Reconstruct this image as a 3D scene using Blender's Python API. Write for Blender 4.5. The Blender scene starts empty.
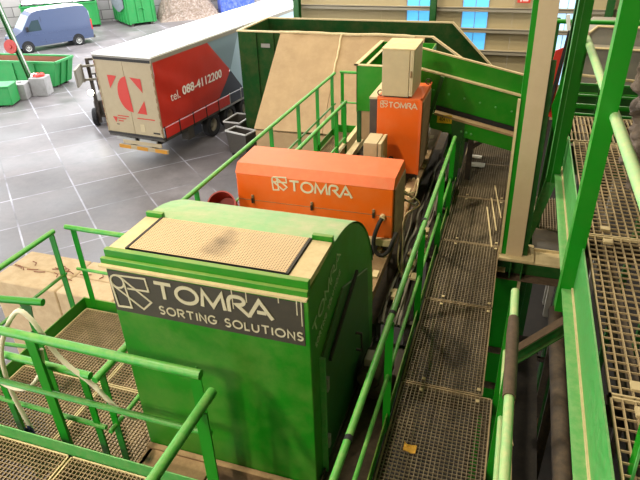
import bpy, bmesh, math, random
from mathutils import Vector, Matrix, noise
random.seed(7)
S = bpy.context.scene
COL = S.collection
PI = math.pi

# ------------------------------------------------------------------ materials
def lin(c):
    return tuple(((x/255)/12.92 if x/255 <= .04045 else ((x/255+.055)/1.055)**2.4) for x in c) + (1,)

def mat(name, rgb, rough=.5, metal=0, dust=None, amt=.0, up=.0, scale=3., bump=0., var=.0, spec=.5):
    """painted / dusty surface: base colour broken up by noise, dust lying on it"""
    m = bpy.data.materials.new(name); m.use_nodes = True
    nt = m.node_tree; N = nt.nodes; L = nt.links
    b = N['Principled BSDF']
    b.inputs['Roughness'].default_value = rough; b.inputs['Metallic'].default_value = metal
    b.inputs['Specular IOR Level'].default_value = spec
    geo = N.new('ShaderNodeNewGeometry')
    nz = N.new('ShaderNodeTexNoise'); nz.inputs['Scale'].default_value = scale; nz.inputs['Detail'].default_value = 7
    nz.inputs['Roughness'].default_value = .65
    L.new(geo.outputs['Position'], nz.inputs['Vector'])
    col = N.new('ShaderNodeMix'); col.data_type = 'RGBA'
    base = lin(rgb)
    col.inputs['A'].default_value = tuple(min(1, x*(1-var)) for x in base[:3]) + (1,)
    col.inputs['B'].default_value = tuple(min(1, x*(1+var)) for x in base[:3]) + (1,)
    L.new(nz.outputs['Fac'], col.inputs['Factor'])
    out = col.outputs['Result']
    if dust:
        nz2 = N.new('ShaderNodeTexNoise'); nz2.inputs['Scale'].default_value = scale*2.3; nz2.inputs['Detail'].default_value = 9
        nz2.inputs['Roughness'].default_value = .7
        L.new(geo.outputs['Position'], nz2.inputs['Vector'])
        sep = N.new('ShaderNodeSeparateXYZ'); L.new(geo.outputs['Normal'], sep.inputs[0])
        mr = N.new('ShaderNodeMapRange'); mr.inputs['From Min'].default_value = .2; mr.inputs['From Max'].default_value = .95
        mr.inputs['To Min'].default_value = 0; mr.inputs['To Max'].default_value = up
        L.new(sep.outputs['Z'], mr.inputs['Value'])
        mr2 = N.new('ShaderNodeMapRange'); mr2.inputs['From Min'].default_value = .42; mr2.inputs['From Max'].default_value = .68
        mr2.inputs['To Min'].default_value = 0; mr2.inputs['To Max'].default_value = 1
        L.new(nz2.outputs['Fac'], mr2.inputs['Value'])
        ml = N.new('ShaderNodeMath'); ml.operation = 'MULTIPLY_ADD'; ml.inputs[1].default_value = amt
        L.new(mr2.outputs[0], ml.inputs[0])
        mm = N.new('ShaderNodeMath'); mm.operation = 'MULTIPLY'
        a2 = N.new('ShaderNodeMath'); a2.operation = 'ADD'; a2.inputs[1].default_value = .45
        L.new(nz2.outputs['Fac'], a2.inputs[0]); L.new(a2.outputs[0], mm.inputs[0]); L.new(mr.outputs[0], mm.inputs[1])
        L.new(mm.outputs[0], ml.inputs[2])
        ml.use_clamp = True
        mx = N.new('ShaderNodeMix'); mx.data_type = 'RGBA'
        mx.inputs['B'].default_value = lin(dust)
        L.new(ml.outputs[0], mx.inputs['Factor']); L.new(out, mx.inputs['A']); out = mx.outputs['Result']
        rr = N.new('ShaderNodeMapRange'); rr.inputs['To Min'].default_value = rough; rr.inputs['To Max'].default_value = .9
        L.new(ml.outputs[0], rr.inputs['Value']); L.new(rr.outputs[0], b.inputs['Roughness'])
    L.new(out, b.inputs['Base Color'])
    if bump:
        bp = N.new('ShaderNodeBump'); bp.inputs['Strength'].default_value = bump; bp.inputs['Distance'].default_value = .02
        L.new(nz.outputs['Fac'], bp.inputs['Height']); L.new(bp.outputs[0], b.inputs['Normal'])
    return m

def emit(name, rgb, s):
    m = bpy.data.materials.new(name); m.use_nodes = True
    b = m.node_tree.nodes['Principled BSDF']
    b.inputs['Base Color'].default_value = lin(rgb); b.inputs['Emission Color'].default_value = lin(rgb)
    b.inputs['Emission Strength'].default_value = s
    return m

TAN = (196, 164, 118)
M = {}
M['green'] = mat('green paint', (22, 128, 14), .34, dust=(150, 160, 80), amt=.10, up=.5, scale=2.2, var=.15)
M['machgreen'] = mat('dusty machine green paint', (20, 122, 12), .36, dust=(128, 150, 70), amt=.32, up=.5, scale=1.1, var=.15)
M['green_top'] = mat('green paint under pale dust', (76, 164, 82), .45, dust=(178, 176, 138), amt=.5, up=.42, scale=1.3, var=.2)
M['rail'] = mat('green rail paint', (34, 148, 44), .33, dust=(160, 176, 104), amt=.25, up=.22, scale=5, var=.15)
M['pale_rail'] = mat('pale green rail paint', (132, 190, 120), .45, dust=(200, 196, 140), amt=.5, up=.3, scale=5, var=.1)
M['post'] = mat('green post paint', (4, 128, 14), .33, dust=(100, 140, 60), amt=.06, up=.3, scale=4, var=.15)
M['dark_post'] = mat('deep green paint', (10, 82, 24), .45, dust=(120, 120, 70), amt=.15, up=.3, scale=4, var=.15)
M['kick'] = mat('light green kick plate paint', (64, 156, 72), .4, dust=(150, 180, 120), amt=.35, up=.3, scale=7, var=.15)
M['bunker'] = mat('dark bunker green', (10, 62, 14), .8, dust=(84, 74, 40), amt=.4, up=.3, scale=.8, var=.3, spec=.2)
M['orange'] = mat('orange paint', (214, 90, 4), .42, dust=(200, 150, 104), amt=.1, up=.22, scale=2.5, var=.12)
M['orange_top'] = mat('faded orange paint', (212, 92, 28), .5, dust=(190, 136, 92), amt=.2, up=.05, scale=3, var=.12)
M['beige'] = mat('beige cabinet paint', (176, 160, 124), .6, dust=(206, 184, 140), amt=.25, up=.4, scale=4, var=.08)
M['tan'] = mat('dust covered sheet', (158, 130, 92), .85, dust=(182, 154, 112), amt=.5, scale=.9, var=.2, bump=.15)
M['tanflat'] = mat('tan coated steel', (194, 172, 138), .6, dust=(166, 142, 106), amt=.2, scale=2, var=.05)
M['cream'] = mat('cream dusty steel', (206, 186, 140), .75, dust=(160, 136, 96), amt=.35, scale=6, var=.1)
M['brown'] = mat('brown dirty steel', (120, 92, 62), .8, dust=(170, 140, 100), amt=.4, up=.4, scale=5, var=.2)
M['grate'] = mat('dusty galvanised grating', (138, 118, 88), .7, metal=.0, dust=(178, 154, 116), amt=.5, up=.3, scale=3, var=.2)
M['grate_dark'] = mat('worn galvanised grating', (116, 102, 80), .65, dust=(158, 140, 110), amt=.45, up=.3, scale=2, var=.2)
M['grate_pale'] = mat('pale coarse grating', (158, 138, 102), .7, dust=(190, 168, 126), amt=.5, up=.3, scale=3, var=.15)
M['black'] = mat('black rubber', (22, 21, 20), .7, dust=(90, 78, 60), amt=.2, up=.2, scale=6)
M['blackplain'] = mat('plain black rubber', (20, 20, 21), .75)
M['duskybrown'] = mat('dark brown dirt covered steel', (74, 58, 42), .85, dust=(120, 98, 72), amt=.35, scale=7, var=.3)
M['dark'] = mat('dark oily steel', (40, 34, 28), .6, dust=(110, 92, 68), amt=.35, up=.3, scale=5, var=.3)
M['grey'] = mat('grey steel', (126, 122, 112), .5, dust=(160, 146, 118), amt=.3, up=.3, scale=3, var=.1)
M['darkgrey'] = mat('dark grey sheet', (62, 58, 52), .5, dust=(120, 104, 80), amt=.15, up=.2, scale=4, var=.1)
M['galv'] = mat('galvanised steel', (160, 160, 156), .4, metal=.6, dust=(150, 140, 120), amt=.2, scale=4)
M['decal'] = mat('charcoal decal film', (58, 54, 46), .55, dust=(110, 100, 70), amt=.12, scale=5)
M['letter'] = mat('pale lettering film', (196, 188, 158), .6)
M['ghost'] = mat('faded lettering film', (176, 190, 156), .6)
M['concrete'] = mat('yard concrete block', (176, 152, 118), .9, dust=(206, 184, 150), amt=.5, up=.3, scale=2.5, var=.15, bump=.25)
M['gconcrete'] = mat('grey concrete', (150, 148, 146), .9, dust=(110, 108, 104), amt=.5, scale=.9, var=.2, bump=.2)
M['tubred'] = mat('dull red plastic', (150, 36, 24), .5, var=.15)
M['red'] = mat('red paint', (190, 40, 26), .5, var=.12)
M['redtarp'] = mat('red curtain tarpaulin', (178, 42, 28), .42, var=.14, scale=1.2, bump=.35)
M['truckbeige'] = mat('cream truck doors', (164, 148, 116), .5, dust=(142, 124, 94), amt=.25, scale=1.5, var=.05)
M['truckred'] = mat('red door print', (184, 42, 24), .5)
M['white'] = mat('white roof tarpaulin', (236, 236, 232), .5)
M['whitetext'] = mat('white print', (226, 222, 214), .5)
M['paleblue'] = mat('pale blue curtain', (156, 182, 198), .5)
M['bluegrey'] = mat('blue grey curtain', (112, 134, 146), .5)
M['navy'] = mat('dark curtain', (46, 52, 66), .5)
M['yellow'] = mat('yellow sign', (236, 196, 30), .5)
M['amber'] = mat('amber reflective plate', (178, 122, 20), .4)
M['vanblue'] = mat('blue grey van paint', (66, 78, 106), .28, var=.05)
M['glass'] = mat('dark vehicle glass', (48, 62, 66), .08)
M['glasspale'] = mat('sky lit windscreen glass', (150, 165, 170), .1)
M['skipgreen'] = mat('container green', (20, 132, 60), .45, dust=(90, 130, 80), amt=.3, scale=1.5, var=.15)
M['rust'] = mat('rusty inside', (130, 84, 60), .85, var=.2, scale=3)
M['net'] = mat('grey cover net', (110, 118, 122), .9, var=.3, scale=6, bump=.5)
M['panel'] = mat('beige wall panel', (176, 160, 122), .7, var=.06, scale=.6)
M['girt'] = mat('grey girt steel', (150, 142, 124), .6, dust=(196, 176, 136), amt=.1, up=.6, scale=2)
M['bluewin'] = emit('daylit blue translucent sheet', (92, 186, 246), .9)
M['palewin'] = emit('daylit pale translucent sheet', (178, 218, 250), 1.2)
M['lampglow'] = emit('headlamp', (255, 250, 225), 40)
M['plastic'] = mat('cream plastic conduit', (202, 196, 170), .45)
M['ragblue'] = mat('dark blue cloth', (40, 44, 92), .9)
M['tarpgrey'] = mat('dirty grey tarpaulin', (92, 80, 70), .8, dust=(140, 120, 98), amt=.4, scale=6, var=.3, bump=.5)
M['hide'] = mat('grey ceiling sheet', (120, 116, 106), .8)
M['scrap'] = mat('scrap wood heap', (112, 94, 80), .9, dust=(190, 178, 168), amt=.5, scale=2.5, var=.4, bump=.6)
M['blue'] = mat('blue paint', (52, 84, 190), .5, dust=(180, 190, 220), amt=.4, scale=2)
M['hivis'] = mat('yellow fluorescent cloth', (200, 220, 60), .7)
M['litter'] = mat('yellow paper', (224, 168, 60), .8)
M['paper'] = mat('white paper', (244, 240, 230), .8)
M['signred'] = mat('red safety sign', (220, 60, 48), .5)
M['belt'] = mat('dark conveyor belt', (50, 42, 34), .8, dust=(110, 92, 68), amt=.4, scale=3, var=.3)
M['perf'] = None
M['palerim'] = mat('pale dented rim', (196, 194, 188), .5, dust=(130, 126, 118), amt=.3, scale=6)

def perforated():
    m = mat('ribbed dusty vent sheet', (206, 178, 138), .75, dust=(112, 104, 84), amt=.0, scale=3, var=.1)
    nt = m.node_tree; N = nt.nodes; L = nt.links; b = N['Principled BSDF']
    src = b.inputs['Base Color'].links[0].from_socket
    geo = N.new('ShaderNodeNewGeometry'); sep = N.new('ShaderNodeSeparateXYZ'); L.new(geo.outputs['Position'], sep.inputs[0])
    # one dirt blot in the middle of the sheet
    mp = N.new('ShaderNodeVectorMath'); mp.operation = 'SUBTRACT'; mp.inputs[1].default_value = (-1.72, 2.95, 1.74)
    L.new(geo.outputs['Position'], mp.inputs[0])
    mr_ = N.new('ShaderNodeMapping'); mr_.inputs['Rotation'].default_value = (0, 0, .35); mr_.inputs['Scale'].default_value = (8.5, 4.5, 0)
    L.new(mp.outputs[0], mr_.inputs['Vector'])
    ln = N.new('ShaderNodeVectorMath'); ln.operation = 'LENGTH'; L.new(mr_.outputs[0], ln.inputs[0])
    nz = N.new('ShaderNodeTexNoise'); nz.inputs['Scale'].default_value = 9; L.new(geo.outputs['Position'], nz.inputs['Vector'])
    ad = N.new('ShaderNodeMath'); ad.operation = 'ADD'; L.new(ln.outputs['Value'], ad.inputs[0]); L.new(nz.outputs['Fac'], ad.inputs[1])
    rg = N.new('ShaderNodeMapRange'); rg.inputs['From Min'].default_value = .6; rg.inputs['From Max'].default_value = 1.5
    rg.inputs['To Min'].default_value = .6; rg.inputs['To Max'].default_value = 0
    L.new(ad.outputs[0], rg.inputs['Value'])
    mx = N.new('ShaderNodeMix'); mx.data_type = 'RGBA'; mx.inputs['B'].default_value = lin((70, 62, 54))
    L.new(rg.outputs[0], mx.inputs['Factor']); L.new(src, mx.inputs['A']); L.new(mx.outputs['Result'], b.inputs['Base Color'])
    return m
M['perf'] = perforated()

def yard_material():
    m = bpy.data.materials.new('wet concrete yard slabs'); m.use_nodes = True
    nt = m.node_tree; N = nt.nodes; L = nt.links; b = N['Principled BSDF']
    geo = N.new('ShaderNodeNewGeometry')
    mp = N.new('ShaderNodeMapping'); mp.vector_type = 'TEXTURE'
    ang = math.atan2(-.664, .748)
    # line crossing of the slab grid
    mp.inputs['Location'].default_value = (-14.55, 12.38, 0); mp.inputs['Rotation'].default_value = (0, 0, ang)
    L.new(geo.outputs['Position'], mp.inputs['Vector'])
    br = N.new('ShaderNodeTexBrick'); br.offset = 0; br.squash = 1
    br.inputs['Scale'].default_value = 1; br.inputs['Brick Width'].default_value = 2.28; br.inputs['Row Height'].default_value = 2.12
    br.inputs['Mortar Size'].default_value = .03; br.inputs['Mortar Smooth'].default_value = .2; br.inputs['Bias'].default_value = 0
    br.inputs['Color1'].default_value = lin((100, 95, 94)); br.inputs['Color2'].default_value = lin((114, 108, 107)); br.inputs['Mortar'].default_value = lin((182, 180, 186))
    L.new(mp.outputs[0], br.inputs['Vector'])
    nz = N.new('ShaderNodeTexNoise'); nz.inputs['Scale'].default_value = .7; nz.inputs['Detail'].default_value = 10; nz.inputs['Roughness'].default_value = .7
    L.new(geo.outputs['Position'], nz.inputs['Vector'])
    mr = N.new('ShaderNodeMapRange'); mr.inputs['From Min'].default_value = .3; mr.inputs['From Max'].default_value = .7
    mr.inputs['To Min'].default_value = .55; mr.inputs['To Max'].default_value = 1.3
    L.new(nz.outputs['Fac'], mr.inputs['Value'])
    nm = N.new('ShaderNodeTexNoise'); nm.inputs['Scale'].default_value = .45; nm.inputs['Detail'].default_value = 4
    L.new(geo.outputs['Position'], nm.inputs['Vector'])
    mo_ = N.new('ShaderNodeMapRange'); mo_.inputs['From Min'].default_value = .4; mo_.inputs['From Max'].default_value = .6
    L.new(nm.outputs['Fac'], mo_.inputs['Value'])
    mc = N.new('ShaderNodeMix'); mc.data_type = 'RGBA'; mc.inputs['A'].default_value = lin((96, 92, 92)); mc.inputs['B'].default_value = lin((166, 164, 172))
    L.new(mo_.outputs[0], mc.inputs['Factor']); L.new(mc.outputs['Result'], br.inputs['Mortar'])
    mu = N.new('ShaderNodeVectorMath'); mu.operation = 'SCALE'
    L.new(br.outputs['Color'], mu.inputs[0]); L.new(mr.outputs[0], mu.inputs['Scale'])
    L.new(mu.outputs[0], b.inputs['Base Color'])
    nz2 = N.new('ShaderNodeTexNoise'); nz2.inputs['Scale'].default_value = .35; nz2.inputs['Detail'].default_value = 6
    L.new(geo.outputs['Position'], nz2.inputs['Vector'])
    r2 = N.new('ShaderNodeMapRange'); r2.inputs['From Min'].default_value = .35; r2.inputs['From Max'].default_value = .65
    r2.inputs['To Min'].default_value = .34; r2.inputs['To Max'].default_value = .65; b.inputs['Specular IOR Level'].default_value = .4
    L.new(nz2.outputs['Fac'], r2.inputs['Value']); L.new(r2.outputs[0], b.inputs['Roughness'])
    bp = N.new('ShaderNodeBump'); bp.inputs['Strength'].default_value = .12; bp.inputs['Distance'].default_value = .03
    L.new(nz.outputs['Fac'], bp.inputs['Height']); L.new(bp.outputs[0], b.inputs['Normal'])
    return m
M['yard'] = yard_material()

def block_wall_material():
    m = mat('grey stacked concrete wall', (150, 146, 142), .9, var=.1)
    nt = m.node_tree; N = nt.nodes; L = nt.links; b = N['Principled BSDF']
    tc = N.new('ShaderNodeTexCoord')
    mp = N.new('ShaderNodeMapping'); mp.inputs['Rotation'].default_value = (PI/2, 0, 0)
    L.new(tc.outputs['Object'], mp.inputs['Vector'])
    br = N.new('ShaderNodeTexBrick'); br.inputs['Scale'].default_value = 1; br.inputs['Brick Width'].default_value = 1.6; br.inputs['Row Height'].default_value = .8
    br.inputs['Mortar Size'].default_value = .03
    br.inputs['Color1'].default_value = lin((166, 160, 156)); br.inputs['Color2'].default_value = lin((138, 134, 132)); br.inputs['Mortar'].default_value = lin((84, 80, 78))
    L.new(mp.outputs[0], br.inputs['Vector']); L.new(br.outputs['Color'], b.inputs['Base Color'])
    return m
M['blockwall'] = block_wall_material()

# ------------------------------------------------------------------ mesh builder
class MB:
    def __init__(s): s.v = []; s.f = []
    def add(s, vs, fs):
        o = len(s.v); s.v += [Vector(p) for p in vs]; s.f += [tuple(i+o for i in f) for f in fs]; return s
    def box(s, x0, x1, y0, y1, z0, z1):
        return s.add([(x0,y0,z0),(x1,y0,z0),(x1,y1,z0),(x0,y1,z0),(x0,y0,z1),(x1,y0,z1),(x1,y1,z1),(x0,y1,z1)],
                     [(0,3,2,1),(4,5,6,7),(0,1,5,4),(1,2,6,5),(2,3,7,6),(3,0,4,7)])
    def beam(s, p0, p1, w, h, up=(0,0,1)):
        """rectangular bar from p0 to p1, w across, h along up"""
        p0, p1 = Vector(p0), Vector(p1); d = (p1-p0).normalized()
        sd = d.cross(Vector(up))
        if sd.length < 1e-4: sd = d.cross(Vector((0,1,0)))
        sd.normalize(); u = sd.cross(d).normalized()
        a, b = sd*w/2, u*h/2
        return s.add([p0-a-b,p0+a-b,p0+a+b,p0-a+b,p1-a-b,p1+a-b,p1+a+b,p1-a+b],
                     [(0,1,2,3),(4,7,6,5),(0,4,5,1),(1,5,6,2),(2,6,7,3),(3,7,4,0)])
    def prism(s, poly, axis, a0, a1):
        """poly of 2D points extruded along axis: x -> (y,z), y -> (x,z), z -> (x,y)"""
        def P(q, a): return {'x': (a, q[0], q[1]), 'y': (q[0], a, q[1]), 'z': (q[0], q[1], a)}[axis]
        n = len(poly)
        vs = [P(q, a0) for q in poly] + [P(q, a1) for q in poly]
        return s.add(vs, [tuple(range(n)), tuple(range(2*n-1, n-1, -1))] + [(i, i+n, (i+1) % n+n, (i+1) % n) for i in range(n)])
    def tube(s, pts, r, n=12, cap=True):
        pts = [Vector(p) for p in pts]; rings = []
        t0 = (pts[1]-pts[0]).normalized()
        ref = Vector((0,0,1)) if abs(t0.z) < .9 else Vector((1,0,0))
        nrm = t0.cross(ref).normalized()
        o = len(s.v)
        for i, p in enumerate(pts):
            if i == 0: t = t0
            elif i == len(pts)-1: t = (pts[i]-pts[i-1]).normalized()
            else: t = ((pts[i+1]-p).normalized()+(p-pts[i-1]).normalized()).normalized()
            nrm = (nrm - t*nrm.dot(t)).normalized(); bn = t.cross(nrm)
            rr = r[i] if isinstance(r, (list, tuple)) else r
            for k in range(n):
                a = 2*PI*k/n; s.v.append(p+(nrm*math.cos(a)+bn*math.sin(a))*rr)
        for i in range(len(pts)-1):
            for k in range(n):
                s.f.append((o+i*n+k, o+i*n+(k+1) % n, o+(i+1)*n+(k+1) % n, o+(i+1)*n+k))
        if cap:
            s.f.append(tuple(o+k for k in range(n-1, -1, -1))); s.f.append(tuple(o+(len(pts)-1)*n+k for k in range(n)))
        return s
    def lathe(s, c, axis, prof, n=24):
        """prof: list of (offset along axis, radius)"""
        ax = Vector(axis).normalized(); ref = Vector((0,0,1)) if abs(ax.z) < .9 else Vector((1,0,0))
        u = ax.cross(ref).normalized(); w = ax.cross(u); c = Vector(c); o = len(s.v)
        for a, r in prof:
            for k in range(n):
                t = 2*PI*k/n; s.v.append(c+ax*a+(u*math.cos(t)+w*math.sin(t))*max(r, 1e-4))
        for i in range(len(prof)-1):
            for k in range(n): s.f.append((o+i*n+k, o+i*n+(k+1) % n, o+(i+1)*n+(k+1) % n, o+(i+1)*n+k))
        return s
    def quad(s, *p): return s.add(p, [tuple(range(len(p)))])

ORG = {}
def build(name, mb, m, parent=None, bevel=0, smooth=True):
    off = ORG.get(parent, Vector((0,0,0))) if parent else Vector((0,0,0))
    me = bpy.data.meshes.new(name)
    me.from_pydata([tuple(v-off) for v in mb.v], [], mb.f)
    bm = bmesh.new(); bm.from_mesh(me); bmesh.ops.recalc_face_normals(bm, faces=bm.faces); bm.to_mesh(me); bm.free()
    me.materials.append(M[m] if isinstance(m, str) else m)
    if smooth:
        me.polygons.foreach_set('use_smooth', [True]*len(me.polygons)); me.set_sharp_from_angle(angle=math.radians(35))
    o = bpy.data.objects.new(name, me); COL.objects.link(o)
    if parent: o.parent = parent; ORG[o] = off
    if bevel:
        bv = o.modifiers.new('edge', 'BEVEL'); bv.width = bevel; bv.segments = 2; bv.limit_method = 'ANGLE'; bv.angle_limit = math.radians(50)
    return o
def sub(name, mb, m, part, bevel=0):
    """sub-part: the part sits at its thing's origin so the same offset applies"""
    return build(name, mb, m, part, bevel)
def thing(name, label, cat, loc=(0,0,0), rotz=0, group=None, local=False):
    o = bpy.data.objects.new(name, None); COL.objects.link(o); o.empty_display_size = .2
    o.location = loc; o.rotation_euler = (0,0,rotz)
    o['label'] = label; o['category'] = cat
    if group: o['group'] = group
    ORG[o] = Vector((0,0,0)) if local else Vector(loc)
    return o
def tag(o, label, cat, group=None, kind=None):
    o['label'] = label; o['category'] = cat
    if group: o['group'] = group
    if kind: o['kind'] = kind
    return o
def struct(name, mb, m, label=None, **k):
    o = build(name, mb, m, **k); o['kind'] = 'structure'
    if label: o['label'] = label; o['category'] = name.split('_')[0]
    return o

# stroke lettering -------------------------------------------------
NST = [0]
def strokes(mb, polys, fn, w, t=.004):
    """flat mitred ribbons of width w along 2D polylines; fn maps (u,v,depth) to 3D"""
    for pl in polys:
        P = [Vector((a, b)) for a, b in pl]
        P = [p for i, p in enumerate(P) if i == 0 or (p-P[i-1]).length > 1e-6]
        if len(P) < 2: continue
        closed = (P[0]-P[-1]).length < 1e-5
        if closed: P = P[:-1]
        n = len(P); Lf = []; Rt = []
        NST[0] = (NST[0]+1) % 7; tt = t+.0003*NST[0]
        for i in range(n):
            a = P[i-1] if (i > 0 or closed) else None; b = P[(i+1) % n] if (i < n-1 or closed) else None
            d0 = (P[i]-a).normalized() if a is not None else None; d1 = (b-P[i]).normalized() if b is not None else None
            if d0 is None: d0 = d1
            if d1 is None: d1 = d0
            n0 = Vector((-d0.y, d0.x)); n1 = Vector((-d1.y, d1.x)); mt = n0+n1
            if mt.length < .3: mt = n0
            mt.normalize(); k = w/2/max(.45, mt.dot(n0))
            Lf.append(P[i]+mt*k); Rt.append(P[i]-mt*k)
        m = n if closed else n-1; o = len(mb.v)
        for q, dd in ((Lf, tt), (Rt, tt), (Lf, 0), (Rt, 0)): mb.v += [Vector(fn(p.x, p.y, dd)) for p in q]
        for i in range(m):
            k = (i+1) % n
            mb.f += [(o+i, o+k, o+n+k, o+n+i), (o+i, o+2*n+i, o+2*n+k, o+k), (o+n+i, o+n+k, o+3*n+k, o+3*n+i)]
def arc(cx, cy, rx, ry, a0, a1, n=14):
    return [(cx+rx*math.cos(math.radians(a0+(a1-a0)*i/n)), cy+ry*math.sin(math.radians(a0+(a1-a0)*i/n))) for i in range(n+1)]
GL = {  # glyph: (width, polylines), height 1
 'T': (.9, [[(0,1),(.9,1)],[(.45,1),(.45,0)]]),
 'O': (1.1, [arc(.55,.5,.55,.5,0,360,24)]),
 'M': (1.15, [[(0,0),(.1,1),(.57,.12),(1.05,1),(1.15,0)]]),
 'R': (.8, [[(0,0),(0,1),(.45,1)]+arc(.45,.74,.3,.26,90,-90,10)+[(.2,.48)],[(.32,.48),(.8,0)]]),
 'A': (1.05, [[(0,0),(.5,1),(1.05,0)],[(.25,.28),(.8,.28)]]),
 'S': (.62, [arc(.31,.75,.28,.25,25,270,12)+arc(.31,.25,.30,.25,90,-155,12)]),
 'I': (.05, [[(.02,0),(.02,1)]]),
 'N': (.75, [[(0,0),(0,1),(.75,0),(.75,1)]]),
 'G': (.95, [arc(.5,.5,.5,.5,45,345,20)+[(.98,.45),(.55,.45)]]),
 'L': (.55, [[(0,1),(0,0),(.55,0)]]),
 'U': (.75, [[(0,1),(0,.4)]+arc(.375,.38,.375,.38,180,360,12)+[(.75,1)]]),
}
GL['R2'] = (.8, [[(0,0),(0,.62)]+arc(.28,.62,.28,.38,180,90,6)+[(.5,1)]+arc(.5,.76,.28,.24,90,-70,10)+[(.42,.5),(.95,-.06),(1.08,-.02)]])
GL['A2'] = (1.05, [[(0,0),(.5,1),(1.1,-.06)],[(.36,.26),(.8,.26)]])
def word(mb, txt, fn, u0, v0, u1, h, w, gap=.28, t=.004):
    adv = sum(GL[c][0] if c != ' ' else .45 for c in txt)+gap*(len(txt)-1)
    s = (u1-u0)/adv; u = u0
    for c in txt:
        if c == ' ': u += (.45+gap)*s; continue
        gw, pl = GL[c]
        strokes(mb, [[(u+a*s, v0+b*h) for a, b in p] for p in pl], fn, w, t); u += (gw+gap)*s
EMB = [[(-2.394,1.525)], [(-2.445,1.506),(-2.428,1.301),(-2.319,1.309),(-2.338,1.516)],
       [(-2.384,1.568),(-2.164,1.578),(-2.153,1.476),(-2.322,1.471)],
       [(-2.436,1.481),(-2.222,1.314),(-2.149,1.386),(-2.353,1.553)]]
def emblem(mb, fn, u0, v0, size, w, t=.004):
    k = size/.285
    pl = [[((a+2.445)*k+u0, (b-1.301)*k+v0) for a, b in p] for p in EMB[1:]]
    pl.append([((a+2.445)*k+u0, (b-1.301)*k+v0) for a, b in arc(-2.392,1.516,.052,.052,0,360,16)])
    strokes(mb, pl, fn, w, t)
def tomra(mb, fn, u0, v0, u1, h, w):
    txt = ['T','O','M','R2','A2']; gap = .22
    adv = sum(GL[c][0] for c in txt)+gap*4; s = (u1-u0)/adv; u = u0
    for c in txt:
        gw, pl = GL[c]
        strokes(mb, [[(u+a*s, v0+b*h) for a, b in p] for p in pl], fn, w); u += (gw+gap)*s
def fonttext(mb, txt, fn, u0, v0, u1, v1, t=.004):
    cu = bpy.data.curves.new('txt', 'FONT'); cu.body = txt; cu.resolution_u = 3
    ob = bpy.data.objects.new('txt', cu); COL.objects.link(ob); bpy.context.view_layer.update()
    me = bpy.data.meshes.new_from_object(ob)
    xs = [v.co.x for v in me.vertices]; ys = [v.co.y for v in me.vertices]
    a, b, c, d = min(xs), max(xs), min(ys), max(ys)
    mb.add([fn(u0+(v.co.x-a)/(b-a)*(u1-u0), v0+(v.co.y-c)/(d-c)*(v1-v0), t) for v in me.vertices], [tuple(p.vertices) for p in me.polygons])
    bpy.data.objects.remove(ob); bpy.data.curves.remove(cu); bpy.data.meshes.remove(me)

# reusable things -----------------------------------------------------
def lpost(mb, x, y, z0, z1, w=.06, t=.007):
    mb.box(x-w/2, x+w/2, y-t/2, y+t/2, z0, z1); mb.box(x-w/2, x-w/2+t, y+t/2, y+w, z0, z1)
    return mb
def railing(label, p0, p1, z0, ts, h=1.1, mid=True, rail='rail', r=.025, group=None, postw=.06, pbase=None, kick=False, midh=.5):
    a, b = Vector((p0[0], p0[1], z0)), Vector((p1[0], p1[1], z0))
    t = thing('railing', label, 'railing', tuple(a), group=group)
    H = Vector((0,0,h))
    build('top_rail', MB().tube([a+H, b+H], r, 14), rail, t)
    if mid: build('mid_rail', MB().tube([a+H*midh, b+H*midh], r*.68, 10), rail, t)
    for k in ts:
        p = a.lerp(b, k)
        build('post', lpost(MB(), p.x, p.y, (z0 if pbase is None else pbase), z0+h-r*.6, postw), 'post', t)
    if kick:
        build('kick_plate', MB().beam(a+Vector((0,0,.06)), b+Vector((0,0,.06)), .008, .12), 'green', t)
    return t
def grating(name, label, x0, x1, y0, y1, z, px=.034, py=.034, m='grate', th=.006, h=.022, group='walkway grating panels'):
    t = thing(name, label, 'grating', ((x0+x1)/2, (y0+y1)/2, z-h), group=group)
    mb = MB(); n = max(2, round((x1-x0)/px))
    for i in range(1, n):
        x = x0+(x1-x0)*i/n; mb.box(x-th/2, x+th/2, y0, y1, z-h, z)
    n = max(2, round((y1-y0)/py))
    for i in range(1, n):
        y = y0+(y1-y0)*i/n; mb.box(x0, x1, y-th*.36, y+th*.36, z-h+.004, z-.003)
    build('mesh', mb, m, t, smooth=False)
    f = MB(); e = .012
    f.box(x0, x0+e, y0, y1, z-h, z+.002).box(x1-e, x1, y0, y1, z-h, z+.002).box(x0, x1, y0, y0+e, z-h, z+.002).box(x0, x1, y1-e, y1, z-h, z+.002)
    build('border_frame', f, 'cream' if m != 'grate_dark' else 'grate', t, smooth=False)
    return t
def hbeam(mb, p0, p1, w, h, up, t=.012):
    """I section: flanges w wide, h apart along up"""
    p0, p1, u = Vector(p0), Vector(p1), Vector(up).normalized()
    mb.beam(p0+u*(h/2-t/2), p1+u*(h/2-t/2), w, t, up); mb.beam(p0-u*(h/2-t/2), p1-u*(h/2-t/2), w, t, up)
    mb.beam(p0, p1, t, h-2*t, up); return mb

# ================================================================== SETTING
WY_ = 27
M['shadefloor'] = mat('shade darkened hall floor', (26, 22, 18), .9, dust=(44, 36, 28), amt=.4, scale=2, var=.3)  # near-black colour holds the shade wanted below the walkways
struct('floor', MB().box(-75, 16, -12, 75, -5.3, -5), 'yard', smooth=False)
struct('floor_hall', MB().box(-3.2, 14, -9, WY_-.0, -5, -4.97), 'shadefloor', smooth=False)
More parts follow.
